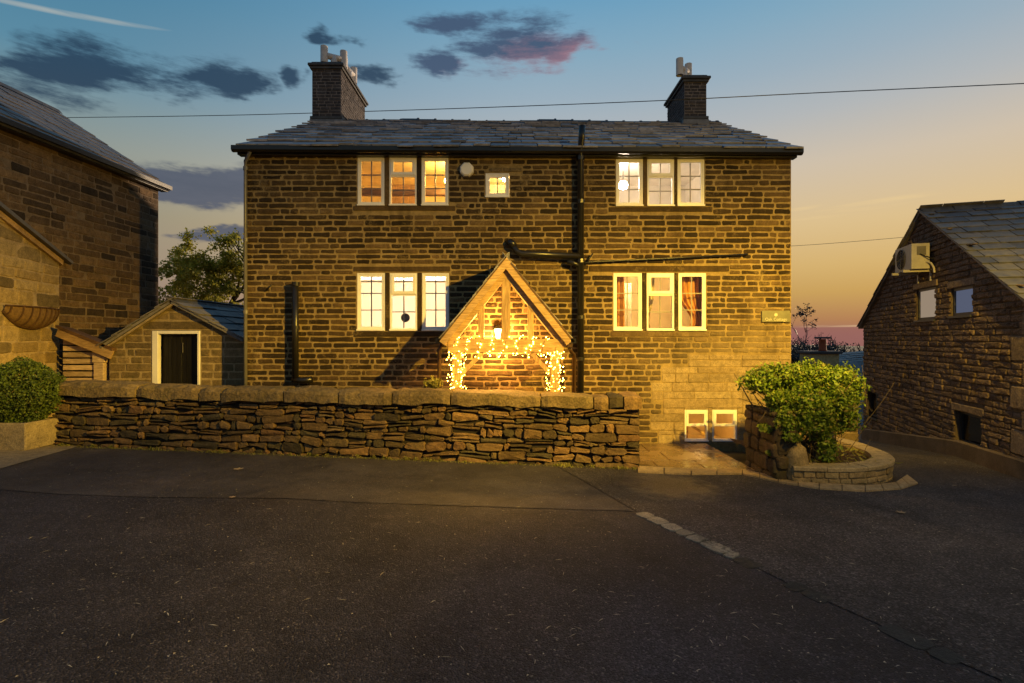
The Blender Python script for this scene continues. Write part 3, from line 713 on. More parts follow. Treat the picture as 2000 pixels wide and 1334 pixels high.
# blocks: lintels and sills first, then coursed stone round them
special = []
def spec(x0, x1, y0, y1, m='house_stone'): special.append((HX(x0), HX(x1), HZ(y1), HZ(y0), m))
spec(1150, 1424, 519, 531); spec(690, 880, 520, 531); spec(690, 890, 402, 412); spec(1188, 1392, 404, 414)
spec(690, 884, 647, 658); spec(1192, 1386, 647, 658); spec(1295, 1450, 779, 797, 'clean_stone')
spec(955, 1020, 328, 336, 'coping')
holes2 = [h for h in holes]+[(s[0], s[1], s[2], s[3]) for s in special]
for ls, a, b in LIGHTS.values():      # stone mullions between the lights
    for (p, q) in zip(ls, ls[1:]): holes2.append((HX(p[1]), HX(q[0]), HZ(b), HZ(a)))
holes2.append((HX(1383), HX(1391), HZ(861), HZ(800)))
rg = random.Random(21)
zbs = []; zc_ = -0.02
while zc_ < HZ(700):
    hz_ = rg.uniform(0.24, 0.37); zbs.append((HX(1262)+rg.uniform(-0.25, 0.45)+max(0, zc_-0.9)*1.4, XR, zc_, min(zc_+hz_, HZ(692)))); zc_ += hz_
A = courses(XL, XR, 0.0, ZT, 0.1075, 0.12, 0.17, 0.52, 0.029, holes2+zbs, rg=rg)
B = []
for zb_ in zbs: B += courses(zb_[0], zb_[1], zb_[2], zb_[3], 0.160, 0.2, 0.35, 0.95, 0.014, holes2, rg=rg)
ga = block_geos(FH, A, 0.009, 0.006, 0.03, 0.007, 0.008, 0.016, 0.003, 0.015, rg, 0.003)
gb = block_geos(FH, B, 0.010, 0.006, 0.03, 0.006, 0.004, 0.010, 0.002, 0.01, rg, 0.001)
both = sorted([(g[0], g[1], 'house_stone') for g in ga]+[(g[0], g[1], 'clean_stone') for g in gb], key=lambda g: -g[0])
for a, (v, f), mm in both[:300]: MB().add(v, f).build('stone', M[mm], house)
for mm in ('house_stone', 'clean_stone'):
    mb = MB()
    for a, (v, f), m2 in both[300:]:
        if m2 == mm: mb.add(v, f)
    if mb.v: mb.build('stonework', M[mm], house)['kind'] = 'stuff'
for (a, b, c, d, mm) in special:
    g = block_geos(FH, [(a+0.006, b-0.006, c+0.006, c+0.006, d-0.006, d-0.006)], 0.016, 0.003, 0.03, 0.008, 0.004, 0.01, 0, 0, rg)
    MB().add(*g[0][1]).build('lintel', M[mm], house)
for ls, a, b in LIGHTS.values():
    for (p, q) in zip(ls, ls[1:]): MB().box((HX(p[1])+0.004, -0.012, HZ(b)-0.01), (HX(q[0])-0.004, 0.1, HZ(a)+0.004), 0.006).build('mullion', M['house_stone'], house)
MB().box((HX(1383)+0.004, -0.012, HZ(861)), (HX(1391)-0.004, 0.1, HZ(800)), 0.006).build('mullion', M['clean_stone'], house)

def window(x0, x1, z0, z1, kind, glass='glass', paint='white_paint', bars=True):
    """casement: outer frame with sill, sash, glazing bars and separate panes"""
    fw, sw = 0.034, 0.036; y0 = 0.012
    def ring(a, b, c, d, w, ya, yb):
        return MB().box((a, ya, c), (a+w, yb, d), 0.004).box((b-w, ya, c), (b, yb, d), 0.004).box((a+w, ya, c), (b-w, yb, c+w), 0.004).box((a+w, ya, d-w), (b-w, yb, d), 0.004)
    fm = ring(x0+0.003, x1-0.003, z0+0.003, z1-0.003, fw, y0-0.01, y0+0.07)
    fm.box((x0-0.004, -0.035, z0-0.012), (x1+0.004, 0.05, z0+0.018), 0.004)
    w = fm.build('window', M[paint], house)
    def panes(a, b, c, d, nc, nr, y):
        bw = 0.020
        for i in range(nc):
            for j in range(nr):
                pa = a+(b-a)*i/nc; pb = a+(b-a)*(i+1)/nc; pc = c+(d-c)*j/nr; pd = c+(d-c)*(j+1)/nr
                MB().add([(pa, y+0.02, pc), (pb, y+0.02, pc), (pb, y+0.02, pd), (pa, y+0.02, pd)], [(0, 1, 2, 3)]).build('pane', M[glass], w)
        for i in range(1, nc):
            u = a+(b-a)*i/nc; MB().box((u-bw/2, y+0.022, c), (u+bw/2, y+0.042, d)).build('glazing_bar', M['bar_backlit'], w)
        for j in range(1, nr):
            u = c+(d-c)*j/nr; MB().box((a, y+0.023, u-bw/2), (b, y+0.040, u+bw/2)).build('glazing_bar', M['bar_backlit'], w)
    def sash(a, b, c, d, nc, nr, sw=sw, y=y0):
        ring(a, b, c, d, sw, y, y+0.05).build('sash', M[paint], w)
        panes(a+sw, b-sw, c+sw, d-sw, nc, nr, y)
    a, b, c, d = x0+fw, x1-fw, z0+fw, z1-fw
    if kind == 'side': sash(a, b, c, d, 2, 3)
    elif kind == 'mid':
        t = c+(d-c)*0.64
        sash(a-0.004, b+0.004, t, d, 2, 1, 0.058, y0-0.022); MB().box((a, y0, t-0.03), (b, y0+0.06, t-0.002)).build('transom', M[paint], w)
        panes(a+0.01, b-0.01, c+0.01, t-0.03, 2, 2, y0)
    elif kind == 'small': sash(a, b, c, d, 2, 1, 0.05)
    elif kind == 'cellar':
        t = c+(d-c)*0.46
        sash(a-0.004, b+0.004, t, d, 1, 1, 0.05, y0-0.02); panes(a, b, c, t-0.01, 1, 1, y0)
    return w
for kx, (ls, a, b) in LIGHTS.items():
    for i, (p, q) in enumerate(ls): window(HX(p), HX(q), HZ(b), HZ(a), ('side', 'mid', 'side')[i])
window(HX(948), HX(995), HZ(385), HZ(338), 'small')
for (p, q) in ((1337, 1383), (1391, 1440)): window(HX(p), HX(q), HZ(861), HZ(800), 'cellar')

# rooms behind the lit windows
def room(x0, x1, z0, z1, depth, mat, ceil):
    y0, y1 = 0.15, depth
    v = [(x0,y0,z0),(x1,y0,z0),(x1,y1,z0),(x0,y1,z0),(x0,y0,z1),(x1,y0,z1),(x1,y1,z1),(x0,y1,z1)]
    r = MB().add(v, [(0,1,2,3),(1,5,6,2),(2,6,7,3),(3,7,4,0)]).build('room_wall', M[mat], house)
    MB().add(v, [(4,7,6,5)]).build('room_ceiling', M[ceil], house)
    return r
room(HX(640), HX(930), HZ(440), HZ(292), 2.4, 'room_amber', 'room_amber')
MB().box((HX(641), 1.15, 5.17), (HX(929), 1.30, 5.29), 0.01).build('room_beam', M['dark_oak'], house)
MB().box((HX(700), 2.30, 4.4), (HX(775), 2.38, 5.75), 0.01).build('room_wardrobe', M['oak'], house)
room(HX(942), HX(1002), HZ(400), HZ(325), 1.2, 'room_cream', 'room_cream')
room(HX(1160), HX(1420), HZ(440), HZ(292), 2.4, 'room_white', 'room_white')
room(HX(640), HX(930), HZ(700), HZ(500), 2.4, 'room_white', 'room_white')
room(HX(1140), HX(1430), HZ(700), HZ(500), 2.4, 'room_cream', 'room_cream')
room(HX(1320), HX(1460), HZ(880), HZ(775), 1.6, 'room_cream', 'room_cream')

def globe(x, y, z, r, mat, label, cord):
    t = thing('ceiling_lamp', label, 'lamp')
    MB().lathe((x, y, z), [(0.02*r, -r)]+[(r*math.sin(i*math.pi/10), -r*math.cos(i*math.pi/10)) for i in range(1, 10)]+[(0.02*r, r)], 14).build('globe', M[mat], t, True)
    MB().tube([(x, y, z+r), (x, y, z+cord)], 0.008, 6).build('cord', M['black_iron'], t)
globe(HX(868), 0.75, HZ(330), 0.10, 'globe_warm', 'warm lamp glowing inside the upper left window of the house', 0.25)
globe(HX(985), 0.6, HZ(331), 0.05, 'globe_pale', 'lamp glowing inside the tiny upper window of the house', 0.1)
globe(HX(1231), 0.65, HZ(343), 0.095, 'globe_white', 'round white globe lamp seen through the upper right window', 0.3)
globe(HX(788), 1.9, HZ(560), 0.13, 'blind_lamp', 'lamp glowing behind the white blind of the lower left window', 0.25)
globe(HX(1258), 0.6, HZ(512), 0.10, 'globe_pale', 'lamp glowing inside the curtained lower right window', 0.05)
M['globe_dim'] = emit_mat('globe_dim', (1.0, 0.60, 0.20), 120)
globe(HX(1387), 0.5, HZ(788), 0.05, 'globe_dim', 'lamp glowing inside the cellar window by the patio', 0.08)

# lower left: white roller blind, ornaments on the sill
bl_m, k_, o_ = new_mat('blind')
bb = k_.n('ShaderNodeBsdfDiffuse', {'Color': (0.85, 0.80, 0.72, 1)}); bt = k_.n('ShaderNodeBsdfTranslucent', {'Color': (0.88, 0.82, 0.72, 1)})
k_.t.links.new(k_.n('ShaderNodeMixShader', {0: 0.7, 1: bb.outputs[0], 2: bt.outputs[0]}).outputs[0], o_.inputs[0]); M['blind'] = bl_m
bl = thing('window_blind', 'white roller blind drawn in the lower left window', 'blind')
MB().box((HX(690), 0.22, HZ(660)), (HX(884), 0.224, HZ(549))).build('cloth', M['blind'], bl)
MB().tube([(HX(690), 0.235, HZ(547)), (HX(884), 0.235, HZ(547))], 0.022, 10).build('roller', M['curtain_pale'], bl)
t = tag(MB().lathe((0, 0, 0), [(0.005, -0.006), (0.088, -0.006), (0.09, 0.0), (0.088, 0.006), (0.005, 0.006)], 20).build('round_ornament', M['grey_pipe']), 'round grey disc hanging in the lower left window', 'ornament')
t.rotation_euler = (R(90), 0, 0); t.location = (HX(789), 0.13, HZ(620))
for i, (px, w, h) in enumerate(((843, 0.10, 0.05), (860, 0.09, 0.06))):
    tag(MB().lathe((HX(px), 0.16, HZ(643)), [(w*0.3, 0), (w*0.5, h*0.3), (w*0.45, h*0.7), (w*0.2, h)], 12).build('bowl', M['curtain_pale'], None, True),
        ('low round bowl on the sill of the lower left window', 'taller pale bowl on the sill of the lower left window')[i], 'bowl')

def curtain(x0, x1, z0, z1, y, mat, label, waves=5, tie=None):
    n = waves*8; mb = MB()
    for j in range(13):
        q = j/12; z = z0+(z1-z0)*q
        for i in range(n+1):
            s = i/n; w = 1.0
            if tie: w = 1-0.55*math.exp(-((q-0.28)/0.22)**2)
            x = (x1-(x1-x0)*(1-s)*w) if tie == 'r' else (x0+(x1-x0)*s*w)
            mb.v.append((x, y+0.03*math.sin(s*waves*2*math.pi)+0.012*math.sin(s*waves*4.7+q*2), z))
    for j in range(12):
        for i in range(n): a = j*(n+1)+i; mb.f.append((a, a+1, a+n+2, a+n+1))
    tag(mb.build('curtain', M[mat], None, True), label, 'curtain')
curtain(HX(1186), HX(1226), HZ(668), HZ(515), 0.26, 'curtain', 'amber curtain hanging in the left light of the lower right window', 4)
curtain(HX(1326), HX(1386), HZ(668), HZ(515), 0.26, 'curtain', 'amber curtain gathered in the right light of the lower right window', 6, 'r')
curtain(HX(1270), HX(1290), HZ(668), HZ(515), 0.40, 'curtain_pale', 'pale tied curtain in the middle light of the lower right window', 3, 'l')
mb = MB().box((HX(1222), 1.2, HZ(690)), (HX(1262), 1.26, HZ(540)), 0.01)
tag(mb.build('cupboard_door', M['curtain_pale']), 'cream panel standing inside the lower right window', 'panel')
mb = MB().box((HX(1345), 0.9, HZ(880)), (HX(1375), 1.0, HZ(835)), 0.01).beam((HX(1330), 0.6, HZ(815)), (HX(1400), 0.6, HZ(860)), 0.06, 0.05)
tag(mb.build('stair_rail', M['oak_x']), 'sloping wooden stair rail inside the cellar window', 'handrail')

# ---- roof
def slates(fr, u0, u1, rows, wmin, wmax, t, rg, jv=0.012, clip=None, uj=0.02, skew=0.0):
    gs = []; v = 0.0
    for ri, h in enumerate(rows):
        u = u0-(uj*rg.random()); off = rg.uniform(0.3, 1.0)
        first = True
        while u < u1-0.04:
            w = rg.uniform(wmin, wmax)
            if first: w *= off; first = False
            if u1-u-w < wmin*0.5: w = u1-u+uj*rg.random()
            ua, ub = u+0.007, u+w-0.007
            if clip and not clip((ua+ub)/2, v+h/2): u += w; continue
            j0 = rg.uniform(-jv, jv); j1 = j0+rg.uniform(-jv, jv)*0.6; l = h*1.3; lift = rg.uniform(0, 0.009)
            tk = t*rg.uniform(0.8, 1.3)
            q = []
            for (uu, vv, wtop) in ((ua, v+j0, tk*2+lift), (ub, v+j1, tk*2+lift*rg.uniform(0.3, 1.2)), (ub, v+l, tk*0.7), (ua, v+l, tk*0.7)): q.append((uu, vv, wtop))
            top = [fr(*c) for c in q]; bot = [fr(c[0], c[1], c[2]-tk) for c in q]
            gs.append((w*h, (top+bot, [(0, 1, 2, 3), (7, 6, 5, 4), (0, 4, 5, 1), (1, 5, 6, 2), (2, 6, 7, 3), (3, 7, 4, 0)])))
            u += w
        v += h
    return gs

SK = -0.0055                                   # the old roof is not quite level
sl = math.hypot(RIDGE_Y-EAVE_Y, RIDGE_Z-EAVE_Z)
FR = Frame((0, EAVE_Y, EAVE_Z), (1, 0, SK), (0, -(RIDGE_Z-EAVE_Z)/sl, (RIDGE_Y-EAVE_Y)/sl), (0, (RIDGE_Y-EAVE_Y)/sl, (RIDGE_Z-EAVE_Z)/sl))
roof = MB()
RX0, RX1 = -5.27, 5.52
roof.add([FR(RX0, 0, -0.03), FR(RX1, 0, -0.03), FR(RX1, sl, -0.03), FR(RX0, sl, -0.03), FR(RX0, 0, 0.0), FR(RX1, 0, 0.0), FR(RX1, sl, 0.0), FR(RX0, sl, 0.0)],
         [(3, 2, 1, 0), (4, 5, 6, 7), (0, 1, 5, 4), (1, 2, 6, 5), (3, 0, 4, 7)])
roof.add([(RX0, RIDGE_Y, RIDGE_Z-SK*-5.27*0), (RX1, RIDGE_Y, RIDGE_Z-0.03), (RX1, BACK_Y+0.25, EAVE_Z), (RX0, BACK_Y+0.25, EAVE_Z)], [(0, 1, 2, 3)])
ro = roof.build('roof', M['core'], house)
rg = random.Random(5)
rows = [0.50, 0.48, 0.46, 0.44, 0.42, 0.40, 0.38, 0.36, 0.34, 0.33, 0.32]
sc_ = sl/sum(rows); rows = [r*sc_ for r in rows]
for a, (v, f) in slates(FR, RX0, RX1, rows, 0.26, 0.60, 0.030, rg, 0.045): MB().add(v, f).build('slate', M['slate'], ro)
x = RX0
while x < RX1-0.1:
    w = 0.46; z = RIDGE_Z+SK*x+rg.uniform(-0.012, 0.018)+0.015*math.sin(x*1.7)
    w = min(w, RX1-x)
    prof = [(-0.19, -0.085), (-0.16, -0.045), (-0.06, 0.035), (0.0, 0.055), (0.06, 0.035), (0.16, -0.045), (0.19, -0.085), (0.0, 0.0)]
    MB().prism([(x+0.006, RIDGE_Y+p[0], z+p[1]) for p in prof], (w-0.012, 0, SK*w)).build('ridge_tile', M['ridge'], ro, fix=True)
    MB().prism([(x+w-0.035, RIDGE_Y+p[0]*1.08, z+p[1]*1.1+0.012) for p in prof], (0.05, 0, 0)).build('ridge_joint', M['ridge'], ro, fix=True)
    x += w

# gutter, fascia, rainwater and soil pipes
def ez(x): return EAVE_Z+SK*x
mb = MB()
prof = [(0, 0.05), (0, -0.035), (-0.03, -0.065), (-0.08, -0.065), (-0.115, -0.03), (-0.115, 0.05), (-0.10, 0.05), (-0.10, -0.02), (-0.075, -0.045), (-0.035, -0.045), (-0.015, -0.02), (-0.015, 0.05)]
n = len(prof); xa, xb = -5.36, 5.56
mb.add([(xa, -0.13+p[0], ez(xa)+p[1]-0.01) for p in prof]+[(xb, -0.13+p[0], ez(xb)+p[1]-0.01) for p in prof], [tuple(range(n)), tuple(range(2*n-1, n-1, -1))]+[(i, n+i, n+(i+1) % n, (i+1) % n) for i in range(n)])
mb.build('gutter', M['black_iron'], house, fix=True)
MB().add([(xa+0.06, -0.125, ez(xa)-0.10), (xb-0.06, -0.125, ez(xb)-0.10), (xb-0.06, -0.125, ez(xb)+0.01), (xa+0.06, -0.125, ez(xa)+0.01), (xa+0.06, 0.02, ez(xa)-0.10), (xb-0.06, 0.02, ez(xb)-0.10), (xb-0.06, 0.02, ez(xb)+0.01), (xa+0.06, 0.02, ez(xa)+0.01)],
         [(0, 1, 2, 3), (0, 4, 5, 1), (1, 5, 6, 2), (0, 3, 7, 4), (3, 2, 6, 7)]).build('fascia', M['black_iron'], house)

def pipe(name, pts, r, mat, parent=house, n=10): return MB().tube(pts, r, n).build(name, M[mat], parent, True)
def collars(pts, r, mat, parent):
    for p in pts: MB().tube([Vector(p)+Vector((0, 0, -0.035)), Vector(p)+Vector((0, 0, 0.035))], r, 10).build('collar', M[mat], parent)
dp = pipe('downpipe', [(HX(497), -0.19, HZ(292)), (HX(497), -0.18, HZ(304)), (HX(484), -0.09, HZ(318)), (HX(484), -0.085, HZ(330)), (HX(484), -0.085, -0.1)], 0.034, 'grey_pipe')
collars([(HX(484), -0.085, HZ(y)) for y in (332, 470, 610)], 0.045, 'grey_pipe', dp)
# soil stack standing off the wall, rising past the eaves
sxp = HX(1132)
st_ = pipe('soil_stack', [(sxp, -0.16, -0.05), (sxp, -0.16, HZ(305)), (sxp+0.0, -0.30, HZ(280)), (sxp+0.01, -0.30, HZ(258))], 0.062, 'black_iron', n=12)
collars([(sxp, -0.16, HZ(y)) for y in (315, 398, 512, 620, 700)], 0.078, 'black_iron', st_)
pipe('waste_pipe', [(sxp, -0.16, HZ(503)), (HX(1018), -0.15, HZ(498)), (HX(1010), -0.14, HZ(494)), (HX(998), -0.10, HZ(476))], 0.062, 'black_iron', st_)
pipe('waste_elbow', [(HX(1004), -0.13, HZ(484)), (HX(997), -0.10, HZ(475)), (HX(994), 0.0, HZ(473))], 0.075, 'black_iron', st_)
pipe('branch_pipe', [(HX(1106), -0.15, HZ(513)), (HX(1118), -0.16, HZ(516)), (sxp, -0.16, HZ(523))], 0.045, 'black_iron', st_)
pipe('thin_waste_pipe', [(sxp, -0.12, HZ(518)), (HX(1150), -0.085, HZ(513)), (HX(1300), -0.075, HZ(506)), (HX(1455), -0.065, HZ(498)), (HX(1460), 0.0, HZ(497))], 0.018, 'black_iron', house)
pipe('clip', [(HX(1143), -0.09, HZ(516)), (HX(1156), -0.09, HZ(497))], 0.016, 'black_iron', house)
vp = pipe('vent_pipe', [(HX(583), -0.14, HZ(738)), (HX(583), -0.14, HZ(552))], 0.058, 'black_iron', n=12)
collars([(HX(583), -0.14, HZ(y)) for y in (556, 640)], 0.07, 'black_iron', vp)
pipe('boot', [(HX(578), -0.14, HZ(741)), (HX(596), -0.16, HZ(742)), (HX(616), -0.16, HZ(740))], 0.062, 'black_iron', vp)
pipe('bracket', [(HX(519), -0.02, HZ(569)), (HX(533), -0.05, HZ(557))], 0.012, 'black_iron', house, 6)

# white octagonal alarm box
MB().add([(HX(912)+0.145*math.cos(R(22.5+45*i)), -0.01, HZ(333)+0.145*math.sin(R(22.5+45*i))) for i in range(8)]+[(HX(912)+0.14*math.cos(R(22.5+45*i)), -0.075, HZ(333)+0.14*math.sin(R(22.5+45*i))) for i in range(8)]+[(HX(912)+0.11*math.cos(R(22.5+45*i)), -0.10, HZ(333)+0.11*math.sin(R(22.5+45*i))) for i in range(8)],
         [(i, (i+1) % 8, 8+(i+1) % 8, 8+i) for i in range(8)]+[(8+i, 8+(i+1) % 8, 16+(i+1) % 8, 16+i) for i in range(8)]+[tuple(range(16, 24))]).build('alarm_box', M['alarm_white'], None, fix=True)
tag(bpy.data.objects['alarm_box'], 'white octagonal alarm box between the upper windows', 'alarm box')

# name plaque
pl = thing('name_plaque', 'grey-green slate name plaque at the right corner of the house', 'sign')
M['plaque'] = plain_mat('plaque', (0.17, 0.165, 0.11), 0.55, 0.15, 10, 0.002)
M['letter'] = plain_mat('letter', (0.55, 0.52, 0.40), 0.5, 0.1, 10, 0.0005)
MB().box((HX(1486), -0.045, HZ(629)), (HX(1541), -0.012, HZ(607)), 0.004).build('board', M['plaque'], pl)
def text(body, x, z, y, size, mat, parent, name='lettering'):
    cu = bpy.data.curves.new(name, 'FONT'); cu.body = body; cu.size = size; cu.align_x = 'CENTER'; cu.extrude = 0.001
    tmp = bpy.data.objects.new(name, cu); COL.objects.link(tmp); tmp.rotation_euler = (R(90), 0, 0); tmp.location = (x, y, z)
    bpy.context.view_layer.update(); dg = bpy.context.evaluated_depsgraph_get()
    me = bpy.data.meshes.new_from_object(tmp.evaluated_get(dg)); me.transform(tmp.matrix_world); bpy.data.objects.remove(tmp)
    me.materials.clear(); me.materials.append(mat); o = bpy.data.objects.new(name, me); COL.objects.link(o); o.parent = parent
text('Oak Cottage', HX(1513.5), HZ(626.5), -0.0475, 0.082, M['letter'], pl)
MB().add(*(lambda q: ([(HX(1513)+r_*math.cos(a_), -0.048, HZ(615)+r_*math.sin(a_)) for (r_, a_) in q], [tuple(range(len(q)))]))([((0.038 if i % 2 else 0.028), i*math.pi/6) for i in range(12)])).build('emblem', M['letter'], pl)

# chimneys
def chimney(x0, x1, y0, y1, z1, inner):
    ch = MB().box((x0, y0, 7.0), (x1, y1, z1-0.16)).build('chimney', M['chimney_mortar'], house)
    rg = random.Random(int(abs(x0)*100))
    zb = 7.55
    gf = block_geos(Frame((x0, y0, 0), (1, 0, 0), (0, -1, 0)), courses(0, x1-x0, zb, z1-0.17, 0.082, 0.08, 0.16, 0.30, 0.020, rg=rg), 0.008, 0.004, 0.02, 0.005, 0.003, 0.006, 0, 0.02, rg)
    fs = Frame((x1, y0, 0), (0, 1, 0), (1, 0, 0)) if inner == 'r' else Frame((x0, y1, 0), (0, -1, 0), (-1, 0, 0))
    gs = block_geos(fs, courses(0, y1-y0, zb, z1-0.17, 0.082, 0.08, 0.16, 0.30, 0.020, rg=rg), 0.008, 0.004, 0.02, 0.005, 0.003, 0.006, 0, 0.02, rg)
    lay(ch, gf, M['chimney_brick'], 'brick', 'brickwork', 300)
    lay(ch, gs, M['chimney_brick'], 'brick', 'brickwork', 300)
    MB().box((x0-0.05, y0-0.05, z1-0.17), (x1+0.05, y1+0.05, z1-0.11), 0.008).build('cap', M['ridge'], ch)
    MB().box((x0-0.09, y0-0.09, z1-0.105), (x1+0.09, y1+0.09, z1-0.035), 0.012).build('cap', M['ridge'], ch)
    MB().box((x0-0.02, y0-0.02, z1-0.03), (x1+0.02, y1+0.02, z1+0.02), 0.012).build('cap', M['ridge'], ch)
    zf = RIDGE_Z-0.05
    MB().box((x0-0.05, y0-0.06, 7.25), (x1+0.05, y1+0.06, zf-0.10), 0.006).build('flashing', M['lead'], ch)
    MB().box((x0-0.045, y0-0.05, zf-0.09), (x1+0.045, y1+0.05, zf-0.01), 0.01).build('plinth', M['ridge'], ch)
    return ch
chl = chimney(-5.19, -4.44, 3.3, 5.45, 9.20, 'r'); chr_ = chimney(4.48, 5.05, 3.3, 4.75, 8.86, 'l')

def h_pot(parent, c, ang, w=0.36, s=1.0):
    """H-shaped white cowl: pot stem, cross tube, upright tube at each end"""
    c = Vector(c); d = Vector((math.cos(ang), math.sin(ang), 0)); r = 0.095*s
    MB().tube([c, c+Vector((0, 0, 0.42*s))], r*0.9, 14).build('pot_stem', M['pot_white'], parent, True)
    m = c+Vector((0, 0, 0.40*s)); MB().tube([m-d*w*0.5*s, m+d*w*0.5*s], r*0.85, 14).build('pot_crossbar', M['pot_white'], parent, True)
    for sgn in (-1, 1):
        q = m+d*sgn*w*0.5*s; tb = MB(); top = q+Vector((0, 0, 0.23*s)); bot = q-Vector((0, 0, 0.21*s))
        tb.tube([bot, top], r, 14, False); tb.tube([top, bot], r*0.82, 14, False)
        tb.build('pot_tube', M['pot_white'], parent, True)
h_pot(chl, (-4.78, 3.75, 9.18), R(28), 0.50, 1.0); h_pot(chl, (-4.60, 4.45, 9.18), R(80), 0.55, 1.0)
h_pot(chr_, (4.62, 3.75, 8.84), R(40), 0.42, 1.0)

# ------------------------------------------------------------------ oak porch
porch = thing('oak_porch', 'gabled oak porch wound with fairy lights on the house front', 'porch')
PX, PZ, PY, HW, PE = -0.105, 3.43, -1.2, 1.12, 2.03        # apex x/z, front y, half width, eaves height
for s in (-1, 1):
    e = Vector((PX+s*HW, 0, PE)); a = Vector((PX, 0, PZ)); d = (e-a).normalized(); L = (e-a).length
    nrm = Vector((-d.z*s, 0, d.x*s)); nrm = nrm if nrm.z > 0 else -nrm
    fr = Frame(e+Vector((0, PY-0.12, 0)), (0, 1, 0), nrm, -d)
    r_ = MB().prism([fr(0, -0.06, -0.02), fr(0, L, -0.02), fr(0, L, 0.015), fr(0, -0.06, 0.015)], (0, 1.28, 0)).build('roof_slope', M['dark_oak'], porch, fix=True)
    for ar, (v, f) in slates(fr, 0, 1.28, [0.30]*6, 0.24, 0.38, 0.012, random.Random(31+s), 0.008): MB().add(v, f).build('slate', M['slate'], r_)
    for yy, dn, w, h, mt, nm in ((PY-0.11, 0.075, 0.03, 0.11, 'oak_x', 'bargeboard'), (PY+0.02, 0.155, 0.12, 0.13, 'oak_x', 'rafter'), (-0.55, 0.10, 0.07, 0.12, 'oak_x', 'rafter')):
        q = -nrm*dn; yy += 0.004*(s+1); MB().beam(a+q+Vector((0, yy, 0)), e+q+Vector((0, yy, 0))+d*0.03, w, h, tuple(nrm)).build(nm, M[mt], porch)
    MB().beam(e+Vector((s*0.03, PY-0.12, -0.03)), e+Vector((s*0.03, 0.0, -0.03)), 0.09, 0.08).build('gutter', M['black_iron'], porch)
MB().box((PX-0.075, PY-0.03, PE), (PX+0.075, PY+0.08, PZ-0.24), 0.006).build('king_post', M['oak'], porch)
for x_, zt in ((-0.53, 2.72), (0.32, 2.72)): MB().box((x_-0.05, PY-0.02, PE-0.02), (x_+0.05, PY+0.07, zt), 0.005).build('strut', M['oak'], porch)
MB().box((-1.10, PY-0.05, 1.80), (0.88, PY+0.10, 2.03), 0.008).build('tie_beam', M['oak_x'], porch)
for x_ in (-0.95, 0.74):
    MB().box((x_-0.075, PY-0.04, -0.05), (x_+0.075, PY+0.10, 1.81), 0.008).build('post', M['oak'], porch)
    MB().box((x_-0.06, PY+0.08, 1.82), (x_+0.06, 0.0, 1.98), 0.005).build('wall_plate', M['dark_oak'], porch)
for x0_, x1_ in ((-0.88, -0.50), (0.67, 0.33)): MB().beam((x0_, PY+0.03, 1.42), (x1_, PY+0.03, 1.80), 0.07, 0.10, (0, 1, 0)).build('brace', M['oak'], porch)
pipe('porch_downpipe', [(PX-HW-0.02, PY+0.25, PE-0.08), (PX-HW-0.06, PY+0.25, PE-0.2), (PX-HW-0.06, PY+0.25, 0.0)], 0.034, 'brown_pipe', porch)
MB().box((PX+HW-0.02, -0.62, PE-0.16), (PX+HW+0.10, -0.46, PE-0.02), 0.01).build('hopper', M['brown_pipe'], porch)
pipe('porch_downpipe', [(PX+HW+0.04, -0.54, PE-0.15), (PX+HW+0.10, -0.45, PE-0.25), (PX+HW+0.16, -0.33, PE-0.3), (PX+HW+0.16, -0.33, 0.0)], 0.036, 'brown_pipe', porch)

# wall lantern in the porch
ln = thing('wall_lantern', 'glowing wall lantern under the porch gable', 'lantern'); lx, lz = -0.27, 2.14
MB().box((lx-0.05, -0.05, lz-0.12), (lx+0.05, -0.01, lz+0.14), 0.006).build('back_plate', M['black_iron'], ln)
MB().tube([(lx, -0.04, lz+0.10), (lx, -0.12, lz+0.17), (lx, -0.18, lz+0.13)], 0.012, 8).build('bracket', M['black_iron'], ln)
MB().lathe((lx, -0.18, lz), [(0.035, -0.10), (0.07, 0.08), (0.02, 0.085)], 6).build('glass', M['lantern_glass'], ln)
MB().lathe((lx, -0.18, lz), [(0.09, 0.085), (0.03, 0.14), (0.008, 0.16)], 6).build('roof_cap', M['black_iron'], ln)
ld = bpy.data.lights.new('lantern_light', 'POINT'); ld.energy = 320; ld.color = (1.0, 0.50, 0.10); ld.shadow_soft_size = 0.07
lo = bpy.data.objects.new('lantern_light', ld); COL.objects.link(lo); lo.location = (lx, -0.42, lz-0.05); lo.parent = ln

def ico(mb, c, r):
    c = Vector(c); mb.add([c+Vector(v)*r for v in ((1,0,0),(-1,0,0),(0,1,0),(0,-1,0),(0,0,1),(0,0,-1))],
                          [(0,2,4),(2,1,4),(1,3,4),(3,0,4),(2,0,5),(1,2,5),(3,1,5),(0,3,5)])
def string_lights(path, label, n, rg, spread=0.03):
    t = thing('string_lights', label, 'fairy lights', 'fairy lights on the porch')
    pts = [path(i/160) for i in range(161)]
    MB().tube(pts, 0.004, 4).build('cable', M['rust'], t)
    mb = MB()
    for i in range(n):
        p = path((i+rg.random())/n)+Vector((rg.uniform(-1, 1), rg.uniform(-1, 0.3), rg.uniform(-1, 1)))*spread
        ico(mb, p, rg.choice((rg.uniform(0.005, 0.008), rg.uniform(0.007, 0.012))))
    mb.build('bulbs', M['bulb'], t)['kind'] = 'stuff'
rg = random.Random(3)
def wind(x_):
    def f(t): a = t*2*math.pi*9; return Vector((x_+0.125*math.cos(a), PY+0.03+0.12*math.sin(a), 0.75+1.07*t))
    return f
string_lights(wind(-0.95), 'fairy lights wound round the left porch post', 150, rg, 0.05)
string_lights(wind(0.74), 'fairy lights wound round the right porch post', 160, rg, 0.05)
def beamw(t): a = t*2*math.pi*8; return Vector((-1.0+1.75*t, PY+0.02-0.10*math.cos(a), 1.90+0.15*math.sin(a)))
